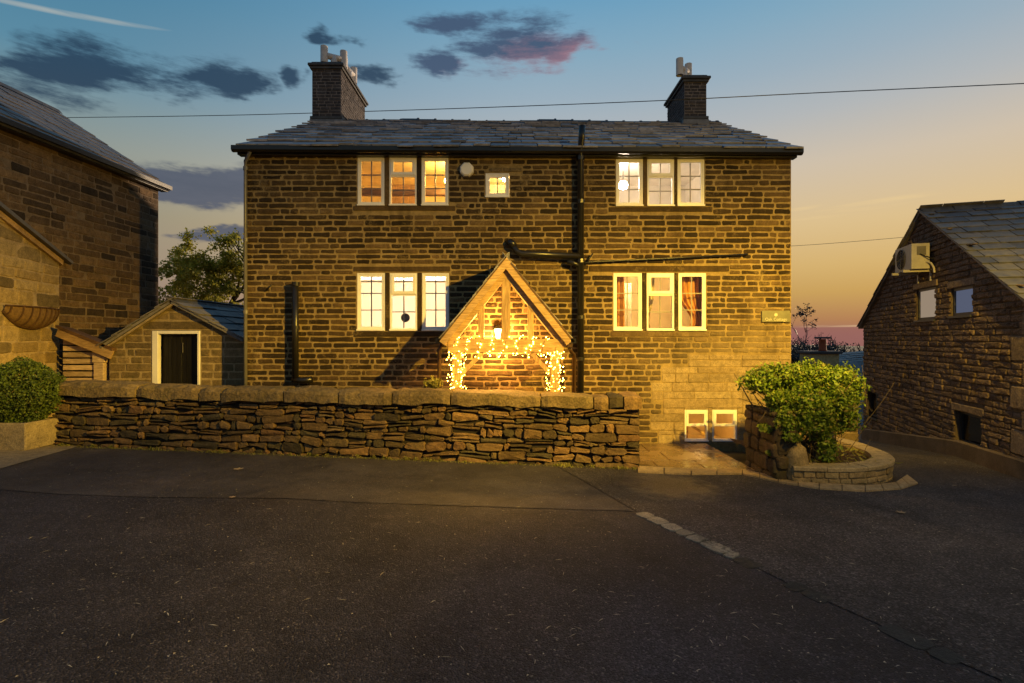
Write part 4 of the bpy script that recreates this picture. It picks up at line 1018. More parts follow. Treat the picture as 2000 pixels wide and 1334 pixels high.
string_lights(beamw, 'fairy lights wound along the porch tie beam', 150, rg, 0.05)

pt = thing('porch_plant', 'small yellow-green plant between the garden wall and the porch', 'plant')
q = P(846, 742, 8.75)
leaves([((q.x, q.y, q.z-0.06), (0.22, 0.16, 0.14), 1)], 420, 0.05, random.Random(8), 0.3).build('foliage', M['leaf_yellow'], pt)
mb = MB()
for i in range(7): mb.tube([(q.x+0.03*i-0.09, q.y, 0.0), (q.x+0.05*i-0.15, q.y, q.z-0.02)], 0.008, 5)
mb.build('stem', M['twig'], pt)

# ------------------------------------------------------------------ dry-stone garden wall
gw = thing('garden_wall', 'low dry-stone garden wall with heavy coping in front of the house', 'wall')
wd = (WB-WA); WL = wd.length; wd.normalize(); wn = Vector((wd.y, -wd.x, 0))
def wbase(u): p = WA+wd*u; return gz(p.x, p.y)-0.05
def wtop(u): return 1.315+(1.145-1.315)*u/WL+0.012*math.sin(u*2.1)
CH = 0.205
def wcop(u): return wtop(u)-CH
mb = MB()
us = [i*WL/20 for i in range(21)]
for u0_, u1_ in zip(us, us[1:]):
    a, b = WA+wd*u0_, WA+wd*u1_
    q = []
    for (p, u_) in ((a, u0_), (b, u1_)):
        for off in (-0.05, -0.40): q += [p+wn*off+Vector((0, 0, wbase(u_)-0.2)), p+wn*off+Vector((0, 0, wcop(u_)+0.05))]
    mb.add(q, [(0, 4, 5, 1), (2, 3, 7, 6), (1, 5, 7, 3)])
mb.add([WB+wn*-0.05+Vector((-0.02, 0, -0.3)), WB+wn*-0.4+Vector((-0.02, 0, -0.3)), WB+wn*-0.4+Vector((-0.02, 0, 1.0)), WB+wn*-0.05+Vector((-0.02, 0, 1.0))], [(0, 1, 2, 3)])
mb.build('wall_core', M['core'], gw)
rg = random.Random(17)
FW = Frame(WA, wd, wn)
geos = []
fr_rows = [0.0]
while fr_rows[-1] < 1.0: fr_rows.append(fr_rows[-1]+rg.uniform(0.075, 0.15))
fr_rows = [f/fr_rows[-1] for f in fr_rows]; NR = len(fr_rows)-1
def bnd(i, u):
    f = fr_rows[i]; w = 0.0 if i in (0,) else (0.3 if i == NR else 1.0)
    H = wcop(u)-wbase(u)
    return wbase(u)+H*f+w*(0.060*mnoise.noise(Vector((u*1.3, i*7.3, 0)))+0.028*mnoise.noise(Vector((u*4.1, i*3.1, 5))))
for i in range(NR):
    u = rg.uniform(-0.1, 0)
    while u < WL-0.06:
        hh = bnd(i+1, u)-bnd(i, u)
        w = rg.choice((rg.uniform(0.10, 0.20), rg.uniform(0.18, 0.34), rg.uniform(0.28, 0.50)))
        if rg.random() < 0.15: w = rg.uniform(0.08, 0.14)
        if WL-u-w < 0.12: w = WL-u
        ua, ub = max(0.0, u)+rg.uniform(0.002, 0.011), u+w-rg.uniform(0.002, 0.011)
        parts = [(0.0, 1.0)]
        if w > 0.2 and rg.random() < 0.24: c_ = rg.uniform(0.35, 0.65); parts = [(0, c_-0.04), (c_+0.04, 1)]
        for (fa, fb) in parts:
            L0, L1 = bnd(i, ua), bnd(i+1, ua); R0, R1 = bnd(i, ub), bnd(i+1, ub)
            g_ = rg.uniform(0.003, 0.011)
            va0, vb0 = L0+(L1-L0)*fa+g_, L0+(L1-L0)*fb-g_; va1, vb1 = R0+(R1-R0)*fa+g_, R0+(R1-R0)*fb-g_
            if rg.random() < 0.30: vb0 -= rg.uniform(0, 0.055)
            if rg.random() < 0.30: vb1 -= rg.uniform(0, 0.055)
            if rg.random() < 0.2: va1 += rg.uniform(0, 0.045)
            if rg.random() < 0.2: va0 += rg.uniform(0, 0.045)
            if min(vb0-va0, vb1-va1) < 0.02: vb0 = max(vb0, va0+0.02); vb1 = max(vb1, va1+0.02)
            ol = quad_outline(ua, ub, va0, va1, vb0, vb1, 0.012, rg.uniform(0.012, 0.045), rg)
            geos.append(((ub-ua)*(vb0-va0), piece_geo(FW, ol, rg.uniform(-0.02, 0.045), 0.14, rg.uniform(0.006, 0.013), rg.uniform(0.0, 0.008), 0.008, rg, 0.10)))
        u += w
lay(gw, geos, M['drystone'], 'stone', 'small_stones', 300)
# coping stones: long half-round blocks, then small blocks set on end by the gateway
cj = [100, 260, 386, 432, 556, 664, 768, 882, 1056, 1157, 1186, 1214, 1251]
cu_ = [max(0, (P(c, 750, 8.15).x-WA.x)) for c in cj]; cu_[0] = -0.10; cu_[-1] = WL+0.03
for i, (a, b) in enumerate(zip(cu_, cu_[1:])):
    n_ = max(2, int((b-a)/0.10)); mb = MB(); K = 11; zj = rg.uniform(-0.012, 0.015); wj = rg.uniform(-0.02, 0.03); hj = rg.uniform(0.95, 1.08)
    flat = i >= 7
    for s_ in range(n_+1):
        u_ = a+0.010+(b-a-0.02)*s_/n_; p0 = WA+wd*u_
        for j_ in range(K):
            th = math.pi*j_/(K-1)
            if flat: wv = (-0.5 if j_ > 5 else 0.5); px_, pz_ = [(0.27,0.0),(0.275,0.09),(0.27,0.17),(0.24,0.2),(0.1,0.205),(0,0.205),(-0.1,0.205),(-0.24,0.2),(-0.27,0.17),(-0.275,0.09),(-0.27,0.0)][j_]
            else: px_, pz_ = (0.275+wj)*math.copysign(abs(math.cos(th))**0.6, math.cos(th)), CH*abs(math.sin(th))**0.36
            nn_ = mnoise.noise(Vector((u_*2.3, j_*0.8, i*9.0)))*0.034+mnoise.noise(Vector((u_*9, j_*2.3, i*9.0)))*0.022
            sh = 1-0.10*(1 if s_ in (0, n_) else 0)
            lowj = 0.03*mnoise.noise(Vector((u_*3.0, i, 2))) if j_ in (0, K-1) else 0
            q = p0+wn*(-0.20+px_*(1+nn_*2)*sh)+Vector((0, 0, wcop(u_)+zj+pz_*hj*sh+nn_+lowj)); mb.v.append(tuple(q))
    for s_ in range(n_):
        for j_ in range(K-1): q = s_*K+j_; mb.f.append((q, q+K, q+K+1, q+1))
        mb.f.append((s_*K+K-1, s_*K+K+K-1, (s_+1)*K, s_*K))
    mb.f.append(tuple(range(K))); mb.f.append(tuple(range(n_*K+K-1, n_*K-1, -1)))
    mb.build('coping_stone', M['coping'] if i < 9 else M['drystone'], gw, fix=True)

# weeds and grit along the foot of the wall
mb = MB(); rg = random.Random(9)
for i in range(2600):
    u_ = rg.uniform(0, WL); p = WA+wd*u_+wn*(0.03+abs(rg.gauss(0, 0.055))); z = gz(p.x, p.y)+0.004
    a = rg.uniform(0, 6.28); h = rg.uniform(0.004, 0.035)*(2.0 if mnoise.noise(Vector((u_*2, 0, 3))) > 0.25 else 0.7); w = 0.006
    d = Vector((math.cos(a), math.sin(a), 0))
    mb.add([(p.x-d.x*w, p.y-d.y*w, z), (p.x+d.x*w, p.y+d.y*w, z), (p.x+d.y*h*0.8, p.y-d.x*h*0.8, z+h)], [(0, 1, 2)])
for i in range(46):
    u_ = rg.uniform(0, WL); p = WA+wd*u_+wn*rg.uniform(0.03, 0.07); z = gz(p.x, p.y); r_ = rg.uniform(0.025, 0.07)
    l_ = leaves([((p.x, p.y, z+r_*0.5), (r_, r_*0.5, r_*0.7), 1)], 26, 0.026, rg, 0.2); mb.add(l_.v, l_.f)
tag(mb.build('weeds', M['leaf_yellow']), 'dry weeds and leaf litter along the foot of the garden wall', 'weeds', kind='stuff')

# ------------------------------------------------------------------ gate pier, planter and shrub on the right
pier = thing('gate_pier', 'dark stone gate pier half buried under the green shrub', 'pier')
GX0, GX1, GY0, GY1, GH = 3.80, 4.10, -2.64, -1.62, 0.98
MB().box((GX0+0.04, GY0+0.04, -0.3), (GX1-0.02, GY1, GH-0.04)).build('pier_core', M['core'], pier)
rg = random.Random(41)
g1 = block_geos(Frame((GX0+0.02, GY1, 0), (0, -1, 0), (-1, 0, 0)), courses(0, GY1-GY0, -0.12, GH, 0.20, 0.3, 0.22, 0.5, 0.018, rg=rg), 0.03, 0.02, 0.1, 0.014, 0.010, 0.03, 0.012, 0.06, rg)
g2 = block_geos(Frame((GX0, GY0+0.02, 0), (1, 0, 0), (0, -1, 0)), courses(0, GX1-GX0, -0.12, GH, 0.24, 0.3, 0.28, 0.45, 0.018, rg=rg), 0.03, 0.02, 0.1, 0.014, 0.010, 0.03, 0.012, 0.06, rg)
M['pier_stone'] = stone_mat('pier_stone', [(0.06,0.045,0.03),(0.10,0.072,0.045),(0.045,0.036,0.025)], None, soot=0.5, fine=38, bdist=0.02, lichen=0.3, moss=0.4)
lay(pier, g1+g2, M['pier_stone'])
b_ = MB().lathe((GX0+0.30, GY0+0.02, -0.05), [(0.12, 0), (0.155, 0.12), (0.15, 0.40), (0.12, 0.52), (0.04, 0.58)], 12)
b_.v = [(v[0]+0.04*mnoise.noise(Vector(v)*5), v[1]+0.05*mnoise.noise(Vector(v)*4), v[2]+0.03*mnoise.noise(Vector(v)*3)) for v in b_.v]
b_.build('boulder', M['planter_stone'], pier, True)

def planter_curve():
    pts = [(3.98, -2.74), (4.35, -2.80), (4.80, -2.80), (5.25, -2.68), (5.62, -2.42), (5.86, -2.02), (5.98, -1.5), (5.98, -0.9), (5.85, -0.35)]
    out = []
    for i in range(len(pts)-1):
        p0, p1, p2, p3 = [Vector((*pts[max(0, min(len(pts)-1, j))], 0)) for j in (i-1, i, i+1, i+2)]
        for k_ in range(6):
            t = k_/6; out.append(0.5*((2*p1)+(p2-p0)*t+(2*p0-5*p1+4*p2-p3)*t*t+(3*p1-p0-3*p2+p3)*t**3))
    out.append(Vector((*pts[-1], 0))); return out
pc = planter_curve()
plant_bed = thing('curved_planter', 'low curved stone planter bed ringed with flat coping', 'planter')
clen = [0.0]
for a, b in zip(pc, pc[1:]): clen.append(clen[-1]+(b-a).length)
def cpt(s):
    s = max(0, min(clen[-1], s))
    for i in range(len(pc)-1):
        if s <= clen[i+1]: t = (s-clen[i])/(clen[i+1]-clen[i]); p = pc[i].lerp(pc[i+1], t); d = (pc[i+1]-pc[i]).normalized(); return p, Vector((d.y, -d.x, 0))
    d = (pc[-1]-pc[-2]).normalized(); return pc[-1], Vector((d.y, -d.x, 0))
class CFrame:
    def __call__(s, u, v, w=0.0): p, n = cpt(u); return p+n*w+Vector((0, 0, v))
cf = CFrame(); PTOP = 0.235
mb = MB(); N_ = 60
for i in range(N_+1):
    s = clen[-1]*i/N_
    for w in (-0.012, -0.26):
        for v in (-0.25, PTOP-0.05): mb.v.append(tuple(cf(s, v, w)))
for i in range(N_):
    a = i*4; mb.f += [(a, a+4, a+5, a+1), (a+2, a+3, a+7, a+6), (a+1, a+5, a+7, a+3)]
mb.build('wall_core', M['shed_mortar'], plant_bed)
rg = random.Random(19)
bl_ = courses(0, clen[-1], -0.10, PTOP-0.055, 0.088, 0.2, 0.16, 0.36, 0.010, rg=rg)
lay(plant_bed, block_geos(cf, bl_, 0.012, 0.01, 0.05, 0.008, 0.006, 0.012, 0.004, 0.03, rg), M['planter_stone'])
s = 0.0
while s < clen[-1]-0.05:
    l = rg.uniform(0.42, 0.62); l = min(l, clen[-1]-s); mb = MB(); n_ = 5; zt = PTOP+rg.uniform(-0.004, 0.006)
    for i in range(n_+1):
        u_ = s+0.004+(l-0.008)*i/n_
        for (w, v) in ((0.035, zt-0.055), (0.038, zt-0.012), (0.026, zt), (-0.25, zt), (-0.265, zt-0.055)): mb.v.append(tuple(cf(u_, v, w)))
    for i in range(n_):
        for j in range(5): a = i*5+j; b = i*5+(j+1) % 5; mb.f.append((a, b, b+5, a+5))
    mb.f += [(4, 3, 2, 1, 0), tuple(n_*5+j for j in range(5))]
    mb.build('coping_slab', M['trough'], plant_bed, fix=True); s += l
soil_poly = [(p.x, p.y) for p in pc]+[(4.1, -0.35), (4.1, -2.6)]
sheet('soil', soil_poly, 0.0, M['soil'], 0.12, plant_bed, lambda x, y: 0.135+0.05*mnoise.noise(Vector((x*3, y*3, 0)))+0.03*mnoise.noise(Vector((x*11, y*11, 0))))
q = MB().lathe((4.98, -1.75, 0.0), [(0.17, 0), (0.19, 0.25), (0.16, 0.6), (0.11, 0.88), (0.04, 0.97)], 10)
q.v = [(v[0]+0.05*mnoise.noise(Vector(v)*3), v[1]*1.0+0.05*mnoise.noise(Vector(v)*4+Vector((3, 0, 0))), v[2]) for v in q.v]
tag(q.build('standing_stone', M['planter_stone'], None, True), 'upright mossy standing stone in the planter under the shrub', 'stone')
rg = random.Random(23); mb = MB()
for i in range(240):
    x_, y_ = rg.uniform(4.3, 5.7), rg.uniform(-2.5, -1.0); a = rg.uniform(0, 6.28); l = rg.uniform(0.02, 0.09); d = Vector((math.cos(a), math.sin(a), 0)); n = Vector((-d.y, d.x, 0)); p = Vector((x_, y_, 0.19+rg.uniform(0, 0.03)))
    mb.add([p-d*l, p+n*l*0.25, p+d*l+Vector((0, 0, rg.uniform(0, 0.06))), p-n*l*0.25], [(0, 1, 2), (0, 2, 3)])
tag(mb.build('ground_cover', M['leaf_yellow']), 'straw and small weeds on the planter soil', 'weeds', kind='stuff')

shrub = thing('flowering_shrub', 'bright green spreading shrub over the gate pier beside the house corner', 'shrub')
rg = random.Random(29); mb = MB(); tips = []
for i in range(26):
    b0 = Vector((4.55+rg.uniform(-0.35, 0.35), -2.05+rg.uniform(-0.35, 0.35), 0.15)); e_ = Vector((4.5+rg.uniform(-0.95, 1.0), -2.0+rg.uniform(-0.6, 0.6), 1.25+rg.uniform(-0.25, 0.3)))
    m1 = b0.lerp(e_, 0.5)+Vector((rg.uniform(-0.15, 0.15), rg.uniform(-0.15, 0.15), 0.05)); mb.tube([b0, m1, e_], [0.016, 0.012, 0.005], 5)
for i in range(150):
    a = Vector((4.5+rg.uniform(-0.7, 0.75), -2.15+rg.uniform(-0.5, 0.45), 0.35+rg.uniform(-0.15, 0.75))); d = Vector((rg.gauss(0, 0.2), rg.gauss(0, 0.2), rg.gauss(0.1, 0.25)))
    mb.tube([a, a+d*0.6+Vector((0, 0, rg.uniform(-0.05, 0.05))), a+d], [0.005, 0.004, 0.002], 4)
mb.build('stem', M['twig'], shrub)
blobs = [((3.88, -2.05, 1.36), (0.36, 0.50, 0.24), 1.0), ((4.15, -2.1, 1.43), (0.50, 0.60, 0.28), 1.5), ((4.6, -2.1, 1.45), (0.55, 0.60, 0.28), 1.6), ((5.0, -2.0, 1.42), (0.48, 0.55, 0.28), 1.4), ((5.24, -1.95, 1.28), (0.32, 0.45, 0.28), 0.9),
         ((3.95, -2.45, 1.12), (0.24, 0.28, 0.22), 0.7), ((4.25, -2.5, 1.14), (0.40, 0.32, 0.26), 1.0), ((4.7, -2.4, 1.15), (0.45, 0.38, 0.26), 1.0), ((5.0, -2.2, 1.12), (0.36, 0.36, 0.24), 0.7), ((4.2, -2.62, 0.86), (0.22, 0.14, 0.22), 0.30), ((4.55, -2.45, 0.82), (0.28, 0.22, 0.34), 0.50),
         ((4.35, -2.66, 0.95), (0.34, 0.16, 0.30), 0.60), ((4.92, -2.38, 0.88), (0.34, 0.26, 0.30), 0.60), ((3.92, -2.66, 0.88), (0.18, 0.10, 0.22), 0.30), ((4.62, -2.5, 0.45), (0.18, 0.16, 0.28), 0.26), ((3.80, -2.45, 0.72), (0.20, 0.20, 0.10), 0.16), ((4.0, -2.70, 0.62), (0.16, 0.10, 0.08), 0.10), ((3.78, -2.5, 0.36), (0.07, 0.08, 0.06), 0.04)]
leaves(blobs, 22000, 0.060, rg, 0.45).build('foliage', M['leaf_shrub'], shrub)

# yard wall between the house and the gabled neighbour
yw = thing('yard_wall', 'mossy stone yard wall behind the shrub, by the rough gable', 'wall')
MB().box((5.5, 0.66, -1.2), (7.20, 1.0, 0.86)).build('wall_core', M['shed_mortar'], yw)
rg = random.Random(37)
lay(yw, block_geos(Frame((5.5, 0.66, 0), (1, 0, 0), (0, -1, 0)), courses(0, 1.72, -0.9, 0.90, 0.19, 0.2, 0.25, 0.5, 0.02, rg=rg), 0.015, 0.01, 0.05, 0.012, 0.01, 0.02, 0.004, 0.04, rg), M['shed_stone'])

# ------------------------------------------------------------------ gabled neighbour on the right
rb = thing('gabled_barn', 'rough stone gabled building with slate roof at the right edge', 'building')
m_ = 0.32
def rpt(d): return Vector((5.26+m_*d, CAMY+d, 0))
dn, df, da = 7.42, 14.33, 10.85
A0, A1 = rpt(dn), rpt(df); ud = (A1-A0).normalized(); un = Vector((-ud.y, ud.x, 0))    # facing the lane
RL = (A1-A0).length; sd_ = math.sqrt(1+m_*m_)
FB = Frame(A0, ud, un)
def us_(d): return (d-dn)*sd_
UA = us_(da); ZN, ZF, ZA = 2.50, 2.45, 4.74
def vtop(u): return (ZN+(ZA-ZN)*u/UA if u < UA else ZA+(ZF-ZA)*(u-UA)/(RL-UA))-0.04
def rpx(px): return us_(5.26/((px-1000)/1000.0-m_))
def rz(px, py): d = 5.26/((px-1000)/1000.0-m_); return CAMZ+(660-py)/1000.0*d
bh = []
bwin = [(1790, 1828, rz(1790, 626), rz(1790, 566)), (1858, 1900, rz(1880, 616), rz(1880, 560)), (1866, 1918, 0.10, 0.70), (1694, 1715, rz(1705, 815), rz(1705, 765))]
for (p, q, z0, z1) in bwin: bh.append((rpx(q), rpx(p), z0, z1))
def vpl(u): p = FB(u, 0); return gz(p.x, p.y)+0.30
body = MB()
for (a, b, c, d) in cells(0, RL, -1.4, 2.42, bh): body.add([FB(a, c), FB(b, c), FB(b, d), FB(a, d)], [(0, 1, 2, 3)])
ZM = 3.2
def u_at(z, far): return (UA+(RL-UA)*(ZA-z)/(ZA-ZF)) if far else UA*(z-ZN)/(ZA-ZN)
na_, fa_ = u_at(ZM, False), u_at(ZM, True)
for (a, b, c, d) in cells(na_, fa_, 2.42, ZM, bh): body.add([FB(a, c), FB(b, c), FB(b, d), FB(a, d)], [(0, 1, 2, 3)])
body.add([FB(0, 2.42), FB(na_, 2.42), FB(na_, ZM-0.03), FB(0, ZN-0.03)], [(0, 1, 2, 3)]); body.add([FB(fa_, 2.42), FB(RL, 2.42), FB(RL, ZF-0.03), FB(fa_, ZM-0.03)], [(0, 1, 2, 3)])
body.add([FB(na_, ZM), FB(fa_, ZM), FB(UA, ZA-0.03)], [(0, 1, 2)])
for (a, b, c, d) in bh:
    for (p, q) in (((a, c), (b, c)), ((b, c), (b, d)), ((b, d), (a, d)), ((a, d), (a, c))): body.add([FB(*p), FB(*p, -0.22), FB(*q, -0.22), FB(*q)], [(0, 1, 2, 3)])
B0 = A0-un*9.0; B1 = A1-un*9.0
for p, q, z in ((A0, B0, ZN), (A1, B1, ZF)): body.add([p+Vector((0, 0, -1.5)), q+Vector((0, 0, -1.5)), q+Vector((0, 0, z)), p+Vector((0, 0, z))], [(0, 1, 2, 3)])
body.build('wall', M['rough_mortar'], rb)
rg = random.Random(43)
quo = []
v_ = -0.05; kq = 0
while v_ < ZN-0.05:
    h_ = rg.uniform(0.30, 0.42); w_ = 0.62 if kq % 2 else 0.34; quo.append((0.0, w_, v_, min(v_+h_, ZN-0.02))); v_ += h_; kq += 1
sur = []
for (a, b, c, d) in bh[:3]: sur.append((a-0.10, b+0.10, d, d+0.14))
bl_ = courses(0, RL, -1.2, ZA, 0.108, 0.10, 0.20, 0.50, 0.018, bh+quo+sur, vtop, vpl, rg)
lay(rb, block_geos(FB, bl_, 0.022, 0.013, 0.045, 0.013, 0.008, 0.014, 0.004, 0.05, rg, 0.007), M['rough_stone'])
for (a, b, c, d) in quo: MB().add(*block_geos(FB, [(a+0.006, b-0.01, max(c, vpl(a)-0.05)+0.008, max(c, vpl(a)-0.05)+0.008, d-0.008, d-0.008)], 0.03, 0.01, 0.05, 0.015, 0.006, 0.012, 0.004, 0.02, rg)[0][1]).build('quoin', M['quoin'], rb)
for (a, b, c, d) in sur: MB().add(*block_geos(FB, [(a, b, c+0.004, c+0.004, d-0.01, d-0.01)], 0.03, 0.004, 0.05, 0.01, 0.004, 0.01, 0, 0, rg)[0][1]).build('lintel', M['quoin'], rb)
# cement plinth following the falling lane
mb = MB(); N_ = 24
for i in range(N_+1):
    u = RL*i/N_; p = FB(u, 0); g = gz(p.x, p.y)
    for (w, v) in ((0.07, g-0.3), (0.065, vpl(u)-0.02), (0.035, vpl(u)+0.005), (0.0, vpl(u)+0.01)): mb.v.append(tuple(FB(u, v, w)))
for i in range(N_):
    for j in range(3): a = i*4+j; mb.f.append((a, a+4, a+5, a+1))
mb.build('plinth', M['render'], rb, fix=True)
def bwindow(a, b, c, d, recess=0.075, glass='glass'):
    w = 0.055; mb = MB()
    for (p, q, r_, s_) in ((a, a+w, c, d), (b-w, b, c, d), (a+w, b-w, c, c+w), (a+w, b-w, d-w, d)):
        mb.prism([FB(p, r_, -recess), FB(q, r_, -recess), FB(q, s_, -recess), FB(p, s_, -recess)], un*0.05)
    o = mb.build('window', M['dark_frame'], rb, fix=True)
    MB().prism([FB(a-0.02, c-0.04, -recess), FB(b+0.02, c-0.04, -recess), FB(b+0.02, c, -recess), FB(a-0.02, c, -recess)], un*(recess+0.05)).build('sill', M['dark_frame'], o, fix=True)
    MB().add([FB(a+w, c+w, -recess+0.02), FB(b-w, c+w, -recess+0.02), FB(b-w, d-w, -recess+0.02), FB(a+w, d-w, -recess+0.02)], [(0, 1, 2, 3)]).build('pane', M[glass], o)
    MB().add([FB(a, c, -0.8), FB(b, c, -0.8), FB(b, d, -0.8), FB(a, d, -0.8), FB(a, c, -0.21), FB(b, c, -0.21), FB(b, d, -0.21), FB(a, d, -0.21)], [(0, 1, 2, 3), (0, 4, 5, 1), (1, 5, 6, 2), (2, 6, 7, 3), (3, 7, 4, 0)]).build('dark_interior', M['room_dark'], o)
    return o
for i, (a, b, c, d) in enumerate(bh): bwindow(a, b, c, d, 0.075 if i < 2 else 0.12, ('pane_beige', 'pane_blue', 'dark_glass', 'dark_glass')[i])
# roof: near slope slated, far slope plain; verge a little over the wall
AP = FB(UA, ZA); ridge_dir = -un
for (u_e, z_e, nm) in ((0.0, ZN, 'near'), (RL, ZF, 'far')):
    E = FB(u_e, z_e)+un*0.08; T = AP+un*0.08
    vv = (T-E); Ls = vv.length; vv.normalize(); E2 = E-vv*0.22; Ls += 0.22
    nn = vv.cross(ridge_dir); nn = nn if nn.z > 0 else -nn
    fr = Frame(E2+nn*0.02, ridge_dir, nn, vv)
    base_ = MB().add([fr(0, 0, -0.05), fr(9.5, 0, -0.05), fr(9.5, Ls, -0.05), fr(0, Ls, -0.05), fr(0, 0, 0), fr(9.5, 0, 0), fr(9.5, Ls, 0), fr(0, Ls, 0)], [(0, 1, 2, 3), (7, 6, 5, 4), (0, 4, 5, 1), (0, 3, 7, 4)]).build('roof', M['slate_grey'], rb, fix=True)
    if nm == 'near':
        rws = [0.25]*16; k_s = Ls/sum(rws); rws = [r*k_s for r in rws]
        for ar, (v, f) in slates(fr, -0.03, 5.2, rws, 0.30, 0.46, 0.014, random.Random(47), 0.010): MB().add(v, f).build('slate', M['slate_barn'], base_)
    else:
        for ar, (v, f) in slates(fr, -0.03, 1.4, [Ls/9]*9, 0.42, 0.7, 0.014, random.Random(48), 0.008): MB().add(v, f).build('slate', M['slate_grey'], base_)
for i in range(10):
    p = AP+un*0.08+ridge_dir*(0.55*i)+Vector((0, 0, 0.04+0.01*math.sin(i*2.2)))
    MB().prism([p+ud*q[0]+Vector((0, 0, q[1])) for q in [(-0.17, -0.10), (-0.14, -0.05), (-0.05, 0.03), (0, 0.045), (0.05, 0.03), (0.14, -0.05), (0.17, -0.10), (0, -0.02)]], ridge_dir*0.535).build('ridge_tile', M['ridge'], rb, fix=True)

# air-conditioning unit on brackets high on the gable
ac = thing('air_conditioner', 'white outdoor air-conditioning unit bracketed to the rough gable', 'air conditioner')
u1 = us_(10.42); u2 = u1+0.82; z0, z1 = 3.47, 3.99
def abox(ua, ub, va, vb, wa, wb): return MB().prism([FB(ua, va, wa), FB(ub, va, wa), FB(ub, vb, wa), FB(ua, vb, wa)], un*(wb-wa))
abox(u1, u2, z0, z1, 0.08, 0.39).build('casing', M['ac_white'], ac, fix=True)
cc = FB(u1+0.50, (z0+z1)/2, 0.392); mb = MB(); rr = 0.215
ring_ = [cc+ud*rr*math.cos(i*math.pi/12)+Vector((0, 0, rr*math.sin(i*math.pi/12))) for i in range(24)]
mb.add(ring_+[p+un*0.006 for p in ring_], [tuple(range(24, 48))]+[(i, (i+1) % 24, 24+(i+1) % 24, 24+i) for i in range(24)]); fan = mb.build('fan_grille', M['room_dark'], ac, fix=True)
mb = MB()
for k_ in (0.25, 0.5, 0.75, 0.98): mb.tube([cc+un*0.012+(p-cc)*k_ for p in ring_]+[cc+un*0.012+(ring_[0]-cc)*k_], 0.005, 4)
mb.tube([cc+un*0.012-ud*rr, cc+un*0.012+ud*rr], 0.005, 4); mb.tube([cc+un*0.012-Vector((0, 0, rr)), cc+un*0.012+Vector((0, 0, rr))], 0.005, 4); mb.build('guard', M['grey_pipe'], ac)
for uu in (u1+0.12, u2-0.14):
    MB().beam(FB(uu, z0-0.03, 0.0), FB(uu, z0-0.03, 0.50), 0.05, 0.05).build('bracket', M['ac_white'], ac)
    MB().beam(FB(uu, z0-0.28, 0.015), FB(uu, z0-0.02, 0.015), 0.05, 0.03, tuple(un)).build('bracket', M['ac_white'], ac)
abox(u1-0.004, u1, z0+0.28, z1-0.06, 0.14, 0.30).build('service_panel', M['grey_pipe'], ac, fix=True)
MB().tube([FB(u1-0.005, z0+0.14, 0.13), FB(u1-0.06, z0+0.10, 0.08), FB(u1-0.08, z0+0.0, 0.04), FB(u1-0.08, z0-0.10, 0.03)], 0.020, 8).build('pipework', M['ac_white'], ac)
MB().tube([FB(u1-0.01, z0+0.30, 0.25), FB(u1-0.09, z0+0.20, 0.10), FB(u1-0.11, z0+0.17, 0.0)], 0.012, 6).build('cable', M['black_iron'], ac)

# ------------------------------------------------------------------ tall building on the left
lb = thing('tall_cottage', 'tall brown stone building with dark slate roof at the left edge', 'building')
def lpt(d): return Vector((-10.0+0.05*d, CAMY+d, 0))
C0, C1 = lpt(6.0), lpt(13.5); lu = (C1-C0).normalized(); lnn = Vector((lu.y, -lu.x, 0)); LL = (C1-C0).length
FL = Frame(C0, lu, lnn); LZ = 6.08
MB().add([FL(0, -0.5), FL(LL, -0.5), FL(LL, LZ+0.15), FL(0, LZ+0.15), FL(LL, -0.5, -5.9), FL(LL, LZ+0.15, -5.9), FL(LL, LZ+1.95, -2.95)], [(0, 1, 2, 3), (1, 4, 5, 6, 2)]).build('wall', M['left_mortar'], lb)
rg = random.Random(53)
bl_ = courses(2.2, LL, 1.0, LZ+0.1, 0.158, 0.18, 0.26, 0.72, 0.020, rg=rg)
lay(lb, block_geos(FL, bl_, 0.008, 0.006, 0.03, 0.010, 0.008, 0.018, 0.003, 0.03, rg), M['left_stone'])
rise, run = 1.95, 2.95; Ls = math.hypot(rise, run)
fr = Frame(FL(0, LZ-0.06, 0.26), lu, lnn*(rise/Ls)+Vector((0, 0, run/Ls)), -lnn*(run/Ls)+Vector((0, 0, rise/Ls)))
Ls2 = Ls+0.30
rf = MB().add([fr(0, 0, -0.10), fr(LL+0.12, 0, -0.10), fr(LL+0.12, Ls2, -0.10), fr(0, Ls2, -0.10), fr(0, 0, 0), fr(LL+0.12, 0, 0), fr(LL+0.12, Ls2, 0), fr(0, Ls2, 0)], [(0, 1, 2, 3), (7, 6, 5, 4), (0, 4, 5, 1), (1, 5, 6, 2)]).build('roof', M['slate_left'], lb, fix=True)
for ar, (v, f) in slates(fr, 1.6, LL+0.14, [Ls2/9]*9, 0.40, 0.62, 0.014, rg, 0.006): MB().add(v, f).build('slate', M['slate_left'], rf)
for i in range(11):
    p = fr(1.6+0.55*i, Ls2, 0.03)
    MB().prism([p+lnn*q[0]+Vector((0, 0, q[1])) for q in [(-0.17, -0.10), (-0.05, 0.03), (0, 0.045), (0.05, 0.03), (0.17, -0.10), (0, -0.02)]], lu*0.54).build('ridge_tile', M['ridge'], lb, fix=True)
MB().beam(FL(0, LZ-0.06, 0.24), FL(LL+0.12, LZ-0.06, 0.24), 0.11, 0.10).build('gutter', M['black_iron'], lb)
MB().beam(FL(0, LZ-0.10, 0.10), FL(LL+0.10, LZ-0.10, 0.10), 0.18, 0.12).build('fascia', M['black_iron'], lb)

